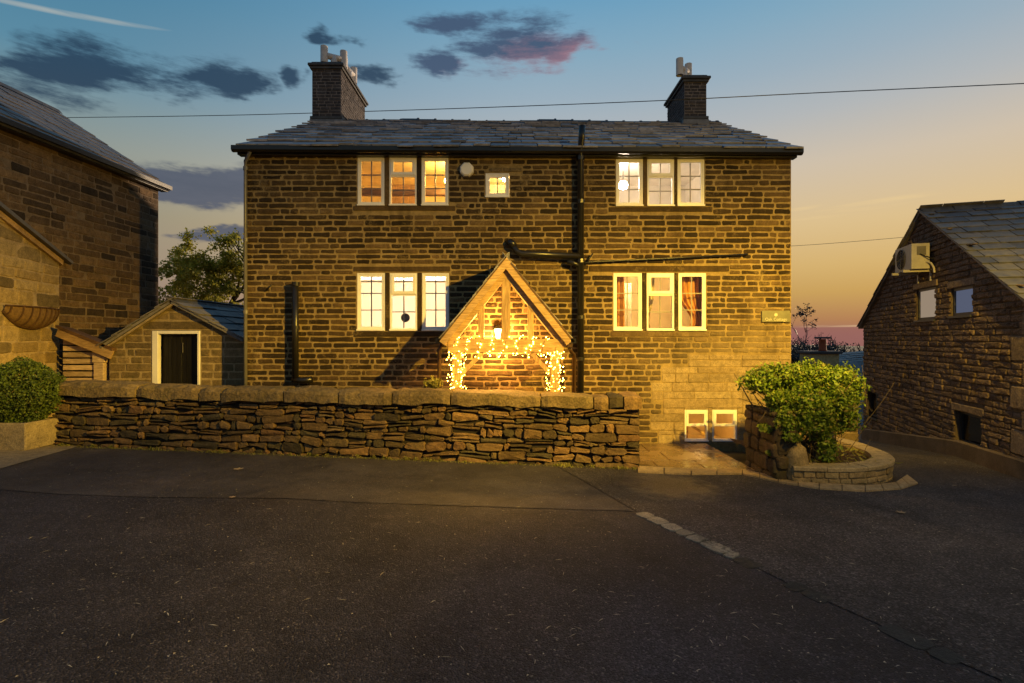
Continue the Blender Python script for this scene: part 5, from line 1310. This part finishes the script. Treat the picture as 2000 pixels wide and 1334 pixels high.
# low wing in front of it
wg = thing('cottage_wing', 'low honey-coloured stone wing with sloping roof at the left edge', 'building')
W0 = Vector((-8.70, CAMY+7.9, 0)); W1 = Vector((-9.43, CAMY+10.66, 0)); wu = (W1-W0).normalized(); wnn = Vector((wu.y, -wu.x, 0)); WLn = (W1-W0).length
FG = Frame(W0, wu, wnn)
uu0 = WLn*(9.05-7.9)/(10.66-7.9)
def wvt(u): return 3.68+(WLn-u)*(4.22-3.68)/(WLn-uu0)
MB().add([FG(0, -0.2), FG(WLn, -0.2), FG(WLn, wvt(WLn)), FG(0, wvt(0)), FG(0, -0.2, -1.2), FG(0, wvt(0), -1.2)], [(0, 1, 2, 3), (4, 0, 3, 5)]).build('wall', M['wing_mortar'], wg)
rg = random.Random(59)
lay(wg, block_geos(FG, courses(0, WLn, 0.1, wvt(0), 0.235, 0.28, 0.32, 0.85, 0.022, (), lambda u: wvt(u)-0.10, None, rg), 0.010, 0.008, 0.04, 0.014, 0.012, 0.03, 0.004, 0.03, rg), M['wing_stone'])
MB().beam(FG(-0.1, wvt(-0.1)-0.06, 0.02), FG(WLn+0.02, wvt(WLn)-0.06, 0.02), 0.09, 0.10).build('verge_board', M['oak_x'], wg)
MB().prism([FG(-0.1, wvt(-0.1)+0.01, 0.14), FG(WLn+0.22, wvt(WLn+0.22)+0.01, 0.14), FG(WLn+0.22, wvt(WLn+0.22)+0.075, 0.14), FG(-0.1, wvt(-0.1)+0.09, 0.14)], wnn*-1.0).build('roof', M['slate_left'], wg, fix=True)

# iron hayrack basket on the wing
hr = thing('hayrack_planter', 'rusty iron hayrack basket hung on the honey stone wing', 'wall basket')
ha, hb = FG(0, 0), None
def gu(px): r_ = (px-1000)/1000.0; # wall parameter seen at column px
def gu(px):
    r_ = (px-1000)/1000.0; dx, dy = wu.x, wu.y
    return (r_*(W0.y-CAMY)-W0.x)/(dx-r_*dy)
ua, ub = gu(2), gu(106); zt = 2.05+(660-601)/1000.0*9.75; hh = 0.40
def rack(u, t): # t 0 top .. 1 bottom; quarter-round bellied basket
    e = math.sin(math.pi*(u-ua)/(ub-ua))**0.45
    return FG(u, zt-hh*math.sin(t*math.pi/2)*max(0.25, e), 0.02+0.26*math.cos(t*math.pi/2)*max(0.15, e))
mb = MB()
for i in range(25):
    for j in range(9): q = rack(ua+0.01+(ub-ua-0.02)*i/24, j/8); mb.v.append(tuple(q-wnn*0.012))
for i in range(24):
    for j in range(8): a = i*9+j; mb.f.append((a, a+9, a+10, a+1))
mb.build('liner', M['coir'], hr, True)
for i in range(9):
    u = ua+(ub-ua)*(0.04+0.92*i/8); MB().tube([rack(u, j/10) for j in range(11)], 0.014, 6).build('bar', M['rust'], hr, True)
MB().tube([rack(ua+(ub-ua)*i/24, 0.0) for i in range(25)], 0.016, 6).build('rim', M['rust'], hr, True)
MB().tube([rack(ua+(ub-ua)*i/24, 0.97) for i in range(25)], 0.022, 6).build('rim', M['rust'], hr, True)

# stone trough with clipped box ball
tr_ = thing('stone_trough', 'pale stone planter box at the left end of the garden wall', 'planter')
tx0, tx1, ty0, ty1 = -8.75, -7.36, -2.26, -1.60; tb = gz(-8, -2); tt = 0.755
mb = MB(); k_ = 0.05
outer = [(tx0+k_, ty0+k_), (tx1-k_, ty0+k_), (tx1-k_, ty1-k_), (tx0+k_, ty1-k_)]; top_ = [(tx0, ty0), (tx1, ty0), (tx1, ty1), (tx0, ty1)]; inn = [(tx0+0.09, ty0+0.09), (tx1-0.09, ty0+0.09), (tx1-0.09, ty1-0.09), (tx0+0.09, ty1-0.09)]
mb.add([(*p, tb) for p in outer]+[(*p, tt) for p in top_]+[(*p, tt) for p in inn]+[(*p, tt-0.08) for p in inn], [(i, (i+1) % 4, 4+(i+1) % 4, 4+i) for i in range(4)]+[(4+i, 4+(i+1) % 4, 8+(i+1) % 4, 8+i) for i in range(4)]+[(8+i, 8+(i+1) % 4, 12+(i+1) % 4, 12+i) for i in range(4)])
bm = bmesh.new(); me_ = bpy.data.meshes.new('tmp'); me_.from_pydata(mb.v, [], mb.f); bm.from_mesh(me_); bmesh.ops.bevel(bm, geom=[e for e in bm.edges if len(e.link_faces) == 2], offset=0.012, segments=1, affect='EDGES'); bmesh.ops.recalc_face_normals(bm, faces=bm.faces[:]); bm.verts.index_update()
m2 = MB().add([v.co[:] for v in bm.verts], [[v.index for v in f.verts] for f in bm.faces]); bm.free(); m2.build('box', M['trough'], tr_)
MB().add([(*p, tt-0.05) for p in inn], [(0, 1, 2, 3)]).build('soil', M['soil'], tr_)
bx = thing('box_ball', 'clipped round box bush growing in the pale stone planter', 'bush'); rg = random.Random(61)
bc = (-7.72, -1.92, 1.20)
leaves([(bc, (0.585, 0.52, 0.56), 5)], 17000, 0.040, rg, 0.80, 0.17).build('foliage', M['leaf_box'], bx)
mb = MB()
for i in range(40):
    a, b = rg.uniform(0, 6.28), rg.uniform(0.1, 1.4); e_ = Vector(bc)+Vector((0.5*math.cos(a)*math.cos(b), 0.42*math.sin(a)*math.cos(b), 0.45*math.sin(b)-0.1)); mb.tube([(bc[0]+rg.uniform(-0.05, 0.05), bc[1], 0.68), Vector((bc[0], bc[1], 0.75)).lerp(e_, 0.5), e_], [0.018, 0.010, 0.004], 5)
mb.build('stem', M['twig'], bx)

# log store
lg = thing('log_store', 'small slatted log store with sloping lit roof edge beside the wing', 'log store')
dL = 10.4
a, b = P(120, 646, dL), P(226, 690, dL)
MB().prism([a+Vector((-0.02, -0.12, 0.06)), b+Vector((0.02, -0.12, 0.06)), b+Vector((0.02, -0.12, 0.12)), a+Vector((-0.02, -0.12, 0.12))], (0, 0.42, -0.06)).build('roof', M['dark_oak'], lg, fix=True)
MB().beam(a+Vector((0, -0.09, -0.03)), b+Vector((0, -0.09, -0.03)), 0.035, 0.17, (0, 0, 1)).build('fascia_board', M['oak_x'], lg)
for i in range(8):
    z_ = P(0, 668+i*12.5, dL).z; x1_ = P(182, 0, dL).x+rnd.uniform(-0.01, 0.015); xs_ = P(121, 0, dL).x
    if i == 0: x1_ = P(148, 0, dL).x
    MB().box((xs_, a.y+0.02, z_-0.052), (x1_, a.y+0.045, z_+0.048), 0.004).build('slat', M['pale_board'], lg)
MB().box((P(184, 0, dL).x, a.y-0.02, 0.2), (P(203, 0, dL).x, a.y+0.14, P(0, 688, dL).z), 0.008).build('post', M['pale_board'], lg)
MB().box((P(182, 0, dL).x, a.y-0.03, P(0, 708, dL).z), (P(206, 0, dL).x, a.y+0.15, P(0, 686, dL).z), 0.008).build('post_head', M['pale_board'], lg)
MB().box((P(119, 0, dL).x, a.y+0.20, 0.2), (P(205, 0, dL).x, a.y+0.7, P(0, 668, dL).z)).build('dark_inside', M['core'], lg)

# ------------------------------------------------------------------ outhouse with dark door
oh = thing('stone_outhouse', 'small gabled stone outhouse with white door frame and dark double door', 'outhouse')
dO = 10.4; YO = CAMY+dO; sO = dO/1000.0
def OX(px): return (px-1000)*sO
def OZ(py): return CAMZ+(660-py)*sO
FO = Frame((0, YO, 0), (1, 0, 0), (0, -1, 0)); ox0, ox1, oax, oaz = OX(214), OX(479), OX(340), OZ(590)
def ovt(u): return (OZ(668)+(oaz-OZ(668))*(u-ox0)/(oax-ox0) if u < oax else oaz+(OZ(662)-oaz)*(u-oax)/(ox1-oax))
dh = (OX(297), OX(392), 0.2, OZ(645))
mb = MB()
for (p, q, c, d) in cells(ox0, ox1, 0.1, OZ(668), [dh]): mb.add([FO(p, c), FO(q, c), FO(q, d), FO(p, d)], [(0, 1, 2, 3)])
mb.add([FO(ox0, OZ(668)), FO(dh[0], OZ(668)), FO(dh[0], dh[3]), FO(dh[0], ovt(dh[0])-0.02)], [(0, 1, 2, 3)])
mb.add([FO(dh[1], OZ(668)), FO(ox1, OZ(668)), FO(ox1, ovt(ox1)-0.02), FO(dh[1], ovt(dh[1])-0.02), FO(dh[1], dh[3])], [(0, 1, 2, 3, 4)])
mb.add([FO(dh[0], dh[3]), FO(dh[1], dh[3]), FO(dh[1], ovt(dh[1])-0.02), FO(oax, oaz-0.02), FO(dh[0], ovt(dh[0])-0.02)], [(0, 1, 2, 3, 4)])
for (p, q) in (((dh[0], dh[2]), (dh[0], dh[3])), ((dh[0], dh[3]), (dh[1], dh[3])), ((dh[1], dh[3]), (dh[1], dh[2]))): mb.add([FO(*p), FO(*p, -0.25), FO(*q, -0.25), FO(*q)], [(0, 1, 2, 3)])
mb.add([(ox0, YO, 0.1), (ox0, YO+3.4, 0.1), (ox0, YO+3.4, OZ(668)), (ox0, YO, OZ(668))], [(0, 1, 2, 3)]); mb.add([(ox1, YO, 0.1), (ox1, YO+3.4, 0.1), (ox1, YO+3.4, OZ(662)), (ox1, YO, OZ(662))], [(3, 2, 1, 0)])
mb.build('wall', M['shed_mortar'], oh)
rg = random.Random(67); lint = (OX(280), OX(415), OZ(643), OZ(627))
lay(oh, block_geos(FO, courses(ox0, ox1, 0.3, oaz, 0.150, 0.12, 0.24, 0.52, 0.022, [dh, lint], lambda u: ovt(u)-0.05, None, rg), 0.008, 0.005, 0.03, 0.010, 0.006, 0.014, 0.003, 0.02, rg), M['shed_stone'])
MB().add(*block_geos(FO, [(lint[0]+0.008, lint[1]-0.008, lint[2]+0.006, lint[2]+0.006, lint[3]-0.01, lint[3]-0.01)], 0.014, 0.001, 0.03, 0.008, 0.004, 0.01, 0, 0, rg)[0][1]).build('lintel', M['shed_stone'], oh)
fwd = 0.13
df_ = MB().box((dh[0]+0.01, YO-0.02, 0.2), (dh[0]+fwd, YO+0.08, dh[3]-0.01), 0.006).box((dh[1]-0.06, YO-0.02, 0.2), (dh[1]-0.01, YO+0.08, dh[3]-0.01), 0.006).box((dh[0]+fwd, YO-0.018, dh[3]-0.075), (dh[1]-0.06, YO+0.08, dh[3]-0.01), 0.006).build('door_frame', M['white_paint'], oh)
mid = (dh[0]+fwd+dh[1]-0.06)/2
for (p, q) in ((dh[0]+fwd+0.005, mid-0.006), (mid+0.006, dh[1]-0.065)):
    dr = MB().box((p, YO+0.13, 0.22), (q, YO+0.17, dh[3]-0.08), 0.004).build('door', M['dark_door'], oh)
    for i in range(1, 4): xx = p+(q-p)*i/4; MB().box((xx-0.006, YO+0.118, 0.3), (xx+0.006, YO+0.131, dh[3]-0.12)).build('bead', M['dark_door'], dr)
MB().tube([(mid+0.03, YO+0.10, 1.75), (mid+0.03, YO+0.10, 1.95)], 0.008, 6).build('door_handle', M['grey_pipe'], oh)
for s_, (ex, ezz) in ((-1, (OX(203), OZ(676))), (1, (OX(481), OZ(663)))):
    E = Vector((ex, YO-0.12, ezz)); T = Vector((oax, YO-0.12, oaz+0.03)); vv = T-E; Ls = vv.length; vv.normalize(); nn = Vector((0, 1, 0)).cross(vv); nn = nn if nn.z > 0 else -nn
    fr = Frame(E, (0, 1, 0), nn, vv)
    r_ = MB().add([fr(0, 0, -0.05), fr(3.5, 0, -0.05), fr(3.5, Ls, -0.05), fr(0, Ls, -0.05), fr(0, 0, 0), fr(3.5, 0, 0), fr(3.5, Ls, 0), fr(0, Ls, 0)], [(0, 1, 2, 3), (7, 6, 5, 4), (0, 4, 5, 1), (0, 3, 7, 4), (1, 2, 6, 5)]).build('roof', M['slate_grey'], oh, fix=True)
    for ar, (v, f) in slates(fr, -0.02, 3.5, [Ls/5]*5, 0.40, 0.65, 0.018, random.Random(71+s_), 0.010): MB().add(v, f).build('slate', M['slate_grey'], r_)
    if s_ < 0: MB().beam(E-nn*0.085+Vector((0, 0.05, 0)), T-nn*0.085+Vector((0, 0.05, 0)), 0.08, 0.04, tuple(nn)).build('verge_board', M['shed_mortar'], oh)
for i in range(7):
    p = Vector((oax, YO-0.12+0.5*i, oaz+0.07)); MB().prism([p+Vector((q[0], 0, q[1])) for q in [(-0.15, -0.10), (-0.05, 0.025), (0, 0.04), (0.05, 0.025), (0.15, -0.10), (0, -0.02)]], (0, 0.49, 0)).build('ridge_tile', M['ridge'], oh, fix=True)

# ------------------------------------------------------------------ trees and the valley
def tree(name, label, base, H, cr, seed, leafm, nl, ls, group=None):
    t = thing(name, label, 'tree', group); rg = random.Random(seed); mb = MB(); tips = []
    branch(mb, base, (0.03, 0, 1), H*0.45, H*0.035, 4, rg, tips, 0.55)
    mb.build('trunk', M['bark'], t)
    ctr = Vector(base)+Vector((0, 0, H*0.64)); blobs = [(p+(ctr-p)*0.10, (cr*0.22, cr*0.22, cr*0.18), 0.7) for p in rg.sample(tips, min(40, len(tips)))]
    for _ in range(150):
        d_ = Vector((rg.gauss(0, 1), rg.gauss(0, 1), rg.gauss(0, 1))).normalized(); r_ = rg.uniform(0.35, 1.0)
        blobs.append((ctr+Vector((d_.x*cr, d_.y*cr*0.8, d_.z*H*0.34))*r_, (cr*0.22, cr*0.22, cr*0.17), 1.0))
    leaves(blobs, nl, ls, rg, 0.1).build('crown', M[leafm], t)
tb = P(392, 660, 17.5)
tree('garden_tree', 'yellow-green leafy tree between the tall building and the house', (tb.x, tb.y, 0.0), 5.9, 1.65, 77, 'leaf_tree', 24000, 0.10)

rg = random.Random(83); tw = MB(); cr_ = MB()
for i in range(46):
    px = 1500+rg.uniform(0, 260); d = rg.uniform(62, 92); x_ = (px-1000)/1000*d; y_ = CAMY+d; ty = 668 if px > 1625 else rg.uniform(652, 672)
    topz = CAMZ+(660-rg.uniform(ty-14, ty+8))/1000*d; bz = gz(x_, y_); H = topz-bz
    tw.tube([(x_, y_, bz), (x_+rg.uniform(-0.2, 0.2), y_, bz+H*0.6), (x_+rg.uniform(-0.5, 0.5), y_, topz-0.3)], [0.16, 0.10, 0.03], 5)
    for _ in range(9):
        a = Vector((x_, y_, bz+H*rg.uniform(0.4, 0.8))); e_ = a+Vector((rg.uniform(-1.6, 1.6), rg.uniform(-1, 1), rg.uniform(0.8, 2.4))); tw.tube([a, a.lerp(e_, 0.5)+Vector((0, 0, 0.2)), e_], [0.06, 0.04, 0.015], 4)
    l_ = leaves([((x_, y_, bz+H*0.72), (1.7, 1.4, H*0.28), 1.0), ((x_, y_, bz+H*0.35), (1.9, 1.5, H*0.3), 0.8)], 170, 0.34, rg, 0.3); cr_.add(l_.v, l_.f)
    u_ = leaves([((x_, y_-1, bz+1.5), (2.4, 1.5, 2.2), 1.0)], 60, 0.6, rg, 0.2); cr_.add(u_.v, u_.f)
wd_ = thing('woodland', 'dark wooded valley side on the horizon behind the shrub', 'trees'); wd_['kind'] = 'stuff'
tw.build('trunks', M['leaf_far'], wd_)['kind'] = 'stuff'; cr_.build('crowns', M['leaf_far'], wd_)['kind'] = 'stuff'
lt = thing('bare_tree', 'taller bare-twigged tree on the horizon by the house corner', 'tree'); mb = MB(); tips = []
q = P(1588, 640, 60); branch(mb, (q.x, q.y, gz(q.x, q.y)), (0, 0, 1), 5.0, 0.2, 5, random.Random(88), tips, 0.5, 5); mb.build('trunk', M['leaf_far'], lt)
leaves([(p, (0.5, 0.5, 0.4), 1) for p in tips[:60]], 900, 0.22, random.Random(3), 0.2).build('crown', M['leaf_far'], lt)

# lower neighbour down the hill: chimney and slate roofs
nb = thing('lower_cottage', 'slate-roofed cottage with red chimney pot lower down the hill', 'building')
a = P(1590, 687, 22); b = P(1645, 710, 22)
MB().box((12.9, 12.15, -8), (22, 18.5, -1.6)).build('wall', M['left_stone'], nb)
ch_ = MB().box((a.x, 12.2, -2), (b.x, 13.1, a.z-0.10)).build('chimney', M['wing_stone'], nb)
MB().box((a.x-0.10, 12.1, a.z-0.10), (b.x+0.10, 13.2, a.z+0.02), 0.02).build('cap', M['ridge'], ch_)
pm = P(1612, 0, 22.3).x
MB().lathe((pm, 12.5, a.z), [(0.17, 0), (0.15, 0.1), (0.14, 0.48), (0.16, 0.54)], 12).build('chimney_pot', M['pot_red'], ch_, True)
MB().box((pm-0.24, 12.26, a.z+0.56), (pm+0.24, 12.74, a.z+0.64), 0.02).build('pot_cowl', M['ridge'], ch_)
rg = random.Random(91)
for (x0_, x1_, y0_, z0_, y1_, z1_, dx_) in ((13.9, 22, 11.0, -2.6, 15.0, 0.72, 2.1), (17.2, 26, 16.4, 0.40, 19.6, 1.12, 1.3)):
    E = Vector((x0_, y0_, z0_)); vv = Vector((dx_, y1_-y0_, z1_-z0_)); Ls = vv.length; vv.normalize(); ux = Vector((1, 0, 0.07)).normalized(); nn = ux.cross(vv)
    fr = Frame(E, ux, nn, vv)
    r_ = MB().add([fr(0, 0), fr(x1_-x0_, 0), fr(x1_-x0_, Ls), fr(0, Ls)], [(0, 1, 2, 3)]).build('roof', M['slate_grey'], nb)
    lay(r_, slates(fr, 0, 3.6, [Ls/8]*8, 0.5, 0.8, 0.02, rg, 0.01), M['slate_grey'], 'slate', 'slates', 300)

# ------------------------------------------------------------------ overhead cables
def cable(pts, r, label):
    ps = [P(*q) for q in pts]; out = []
    for i in range(len(ps)-1):
        p0, p1, p2, p3 = [ps[max(0, min(len(ps)-1, j))] for j in (i-1, i, i+1, i+2)]
        for k_ in range(8): t = k_/8; out.append(0.5*((2*p1)+(p2-p0)*t+(2*p0-5*p1+4*p2-p3)*t*t+(3*p1-p0-3*p2+p3)*t**3))
    out.append(ps[-1]); tag(MB().tube(out, r, 5).build('overhead_cable', M['black_iron']), label, 'cable')
def cd(px): return 1/(0.048+(px+300)*(0.0917-0.048)/2600)
cable([(px, py, cd(px)) for px, py in ((-500, 236), (0, 231), (400, 226), (700, 218), (1000, 208), (1300, 196), (1600, 181), (2000, 163), (2400, 143))], 0.011, 'thin overhead cable crossing the sky above the slate roof')
cable([(1480, 484, 26), (1600, 477, 25), (1780, 462, 24), (2000, 440, 23)], 0.010, 'faint overhead cable running to the gabled building')

# ------------------------------------------------------------------ small litter on the road
rg = random.Random(97); mb = MB()
for i in range(800):
    px, py = rg.uniform(-100, 2100), 905+420*rg.random()**1.6
    q = G(px, py)
    if q.y > -2.15 and q.x < 2.2: continue
    z = gz(q.x, q.y)+0.010; a = rg.uniform(0, 6.28); d = Vector((math.cos(a), math.sin(a), 0)); n = Vector((-d.y, d.x, 0)); k_ = rg.random()
    l, w = (rg.uniform(0.007, 0.020), 0.7) if k_ < 0.6 else (rg.uniform(0.025, 0.075), 0.10)
    p = Vector((q.x, q.y, z)); mb.add([p-d*l*0.5, p+n*l*w*0.5+Vector((0, 0, 0.003)), p+d*l*0.5, p-n*l*w*0.5+Vector((0, 0, 0.004))], [(0, 1, 2, 3)])
tag(mb.build('litter', M['litter']), 'scattered straw, twigs and grit on the tarmac', 'litter', kind='stuff')
def dead_leaf(px, py, s, label):
    q = G(px, py); ol = [(0.5, 0), (0.22, 0.12), (0.28, 0.34), (0.05, 0.2), (-0.1, 0.42), (-0.2, 0.15), (-0.5, 0.1), (-0.3, -0.06), (-0.34, -0.3), (-0.08, -0.2), (0.1, -0.38), (0.2, -0.14)]
    z = gz(q.x, q.y)+0.012
    top = [Vector((q.x+a*s, q.y+b*s, z+0.10*s*abs(a)+0.12*s*abs(b))) for a, b in ol]
    n = len(ol); c = Vector((q.x, q.y, z)); mb = MB().add(top+[c]+[v-Vector((0, 0, 0.0015)) for v in top]+[c-Vector((0, 0, 0.0015))], [(i, (i+1) % n, n) for i in range(n)]+[(n+1+(i+1) % n, n+1+i, 2*n+1) for i in range(n)])
    tag(mb.build('fallen_leaf', M['dead_leaf']), label, 'leaf', 'fallen leaves on the road')
dead_leaf(1760, 1003, 0.13, 'curled brown leaf on the coarse tarmac near the planter')
dead_leaf(466, 918, 0.16, 'pale flat leaf on the tarmac before the garden wall')
dead_leaf(454, 973, 0.08, 'small tan leaf at the edge of the pale tarmac strip')

# ------------------------------------------------------------------ sodium street lamp (stands to the right of the picture)
sl_ = thing('street_lamp', 'sodium street lamp on a pole to the right of the lane', 'street lamp')
LP = Vector((5.2, -7.5, 5.7))
MB().tube([(LP.x+0.9, LP.y-0.1, gz(LP.x, LP.y)), (LP.x+0.9, LP.y-0.1, 2.0), (LP.x+0.9, LP.y-0.1, 5.7), (LP.x+0.75, LP.y-0.05, 5.95), (LP.x+0.2, LP.y, 5.98)], [0.075, 0.06, 0.05, 0.04, 0.035], 10).build('pole', M['grey_pipe'], sl_, True)
MB().box((LP.x-0.30, LP.y-0.12, LP.z+0.12), (LP.x+0.25, LP.y+0.12, LP.z+0.28), 0.04).build('lamp_head', M['grey_pipe'], sl_)
MB().box((LP.x-0.22, LP.y-0.09, LP.z+0.09), (LP.x+0.12, LP.y+0.09, LP.z+0.12), 0.01).build('lamp_glass', M['lamp_glass'], sl_)
sd = bpy.data.lights.new('street_light', 'POINT'); sd.energy = 8800; sd.color = (1.0, 0.605, 0.065); sd.shadow_soft_size = 0.06
# the lantern's photometric web: a street optic throws most light out at 55-70 degrees from straight down, little under itself or above the horizontal
sd.use_nodes = True; lt_ = sd.node_tree; lk = NT(lt_); em = [n for n in lt_.nodes if n.type == 'EMISSION'][0]
inc = lk.n('ShaderNodeSeparateXYZ', {0: lk.n('ShaderNodeNewGeometry').outputs['Incoming']})
cz = lk.math('MULTIPLY', inc.outputs[2], -1.0, clamp=True)
web = lk.ramp(cz, [(0.0, 0.09), (0.08, 0.17), (0.20, 0.48), (0.33, 0.96), (0.52, 1.0), (0.62, 0.85), (0.70, 0.22), (0.78, 0.06), (1.0, 0.04)])
fw_ = lk.n('ShaderNodeMapRange', {0: inc.outputs[1], 1: -0.3, 2: 0.4, 3: 0.15, 4: 1.0}).outputs[0]
sx_ = lk.n('ShaderNodeMapRange', {0: inc.outputs[0], 1: 0.0, 2: 0.3, 3: 1.0, 4: 0.46}).outputs[0]  # output to the right cut back to dim the gabled building
lx_ = lk.n('ShaderNodeMapRange', {0: inc.outputs[0], 1: -0.62, 2: -0.85}).outputs[0]
lx_ = lk.math('ADD', 1.0, lk.math('MULTIPLY', lk.math('MULTIPLY', lx_, lk.n('ShaderNodeMapRange', {0: cz, 1: 0.40, 2: 0.28, 3: -0.55, 4: 1.3}).outputs[0]), 1.0))  # added weight: brightens the left wing, dims the tarmac on that side
sx_ = lk.math('MULTIPLY', sx_, lx_)
lt_.links.new(lk.math('MULTIPLY', lk.math('MULTIPLY', web, fw_), sx_), em.inputs['Strength'])
so = bpy.data.objects.new('street_light', sd); COL.objects.link(so); so.location = LP; so.parent = sl_
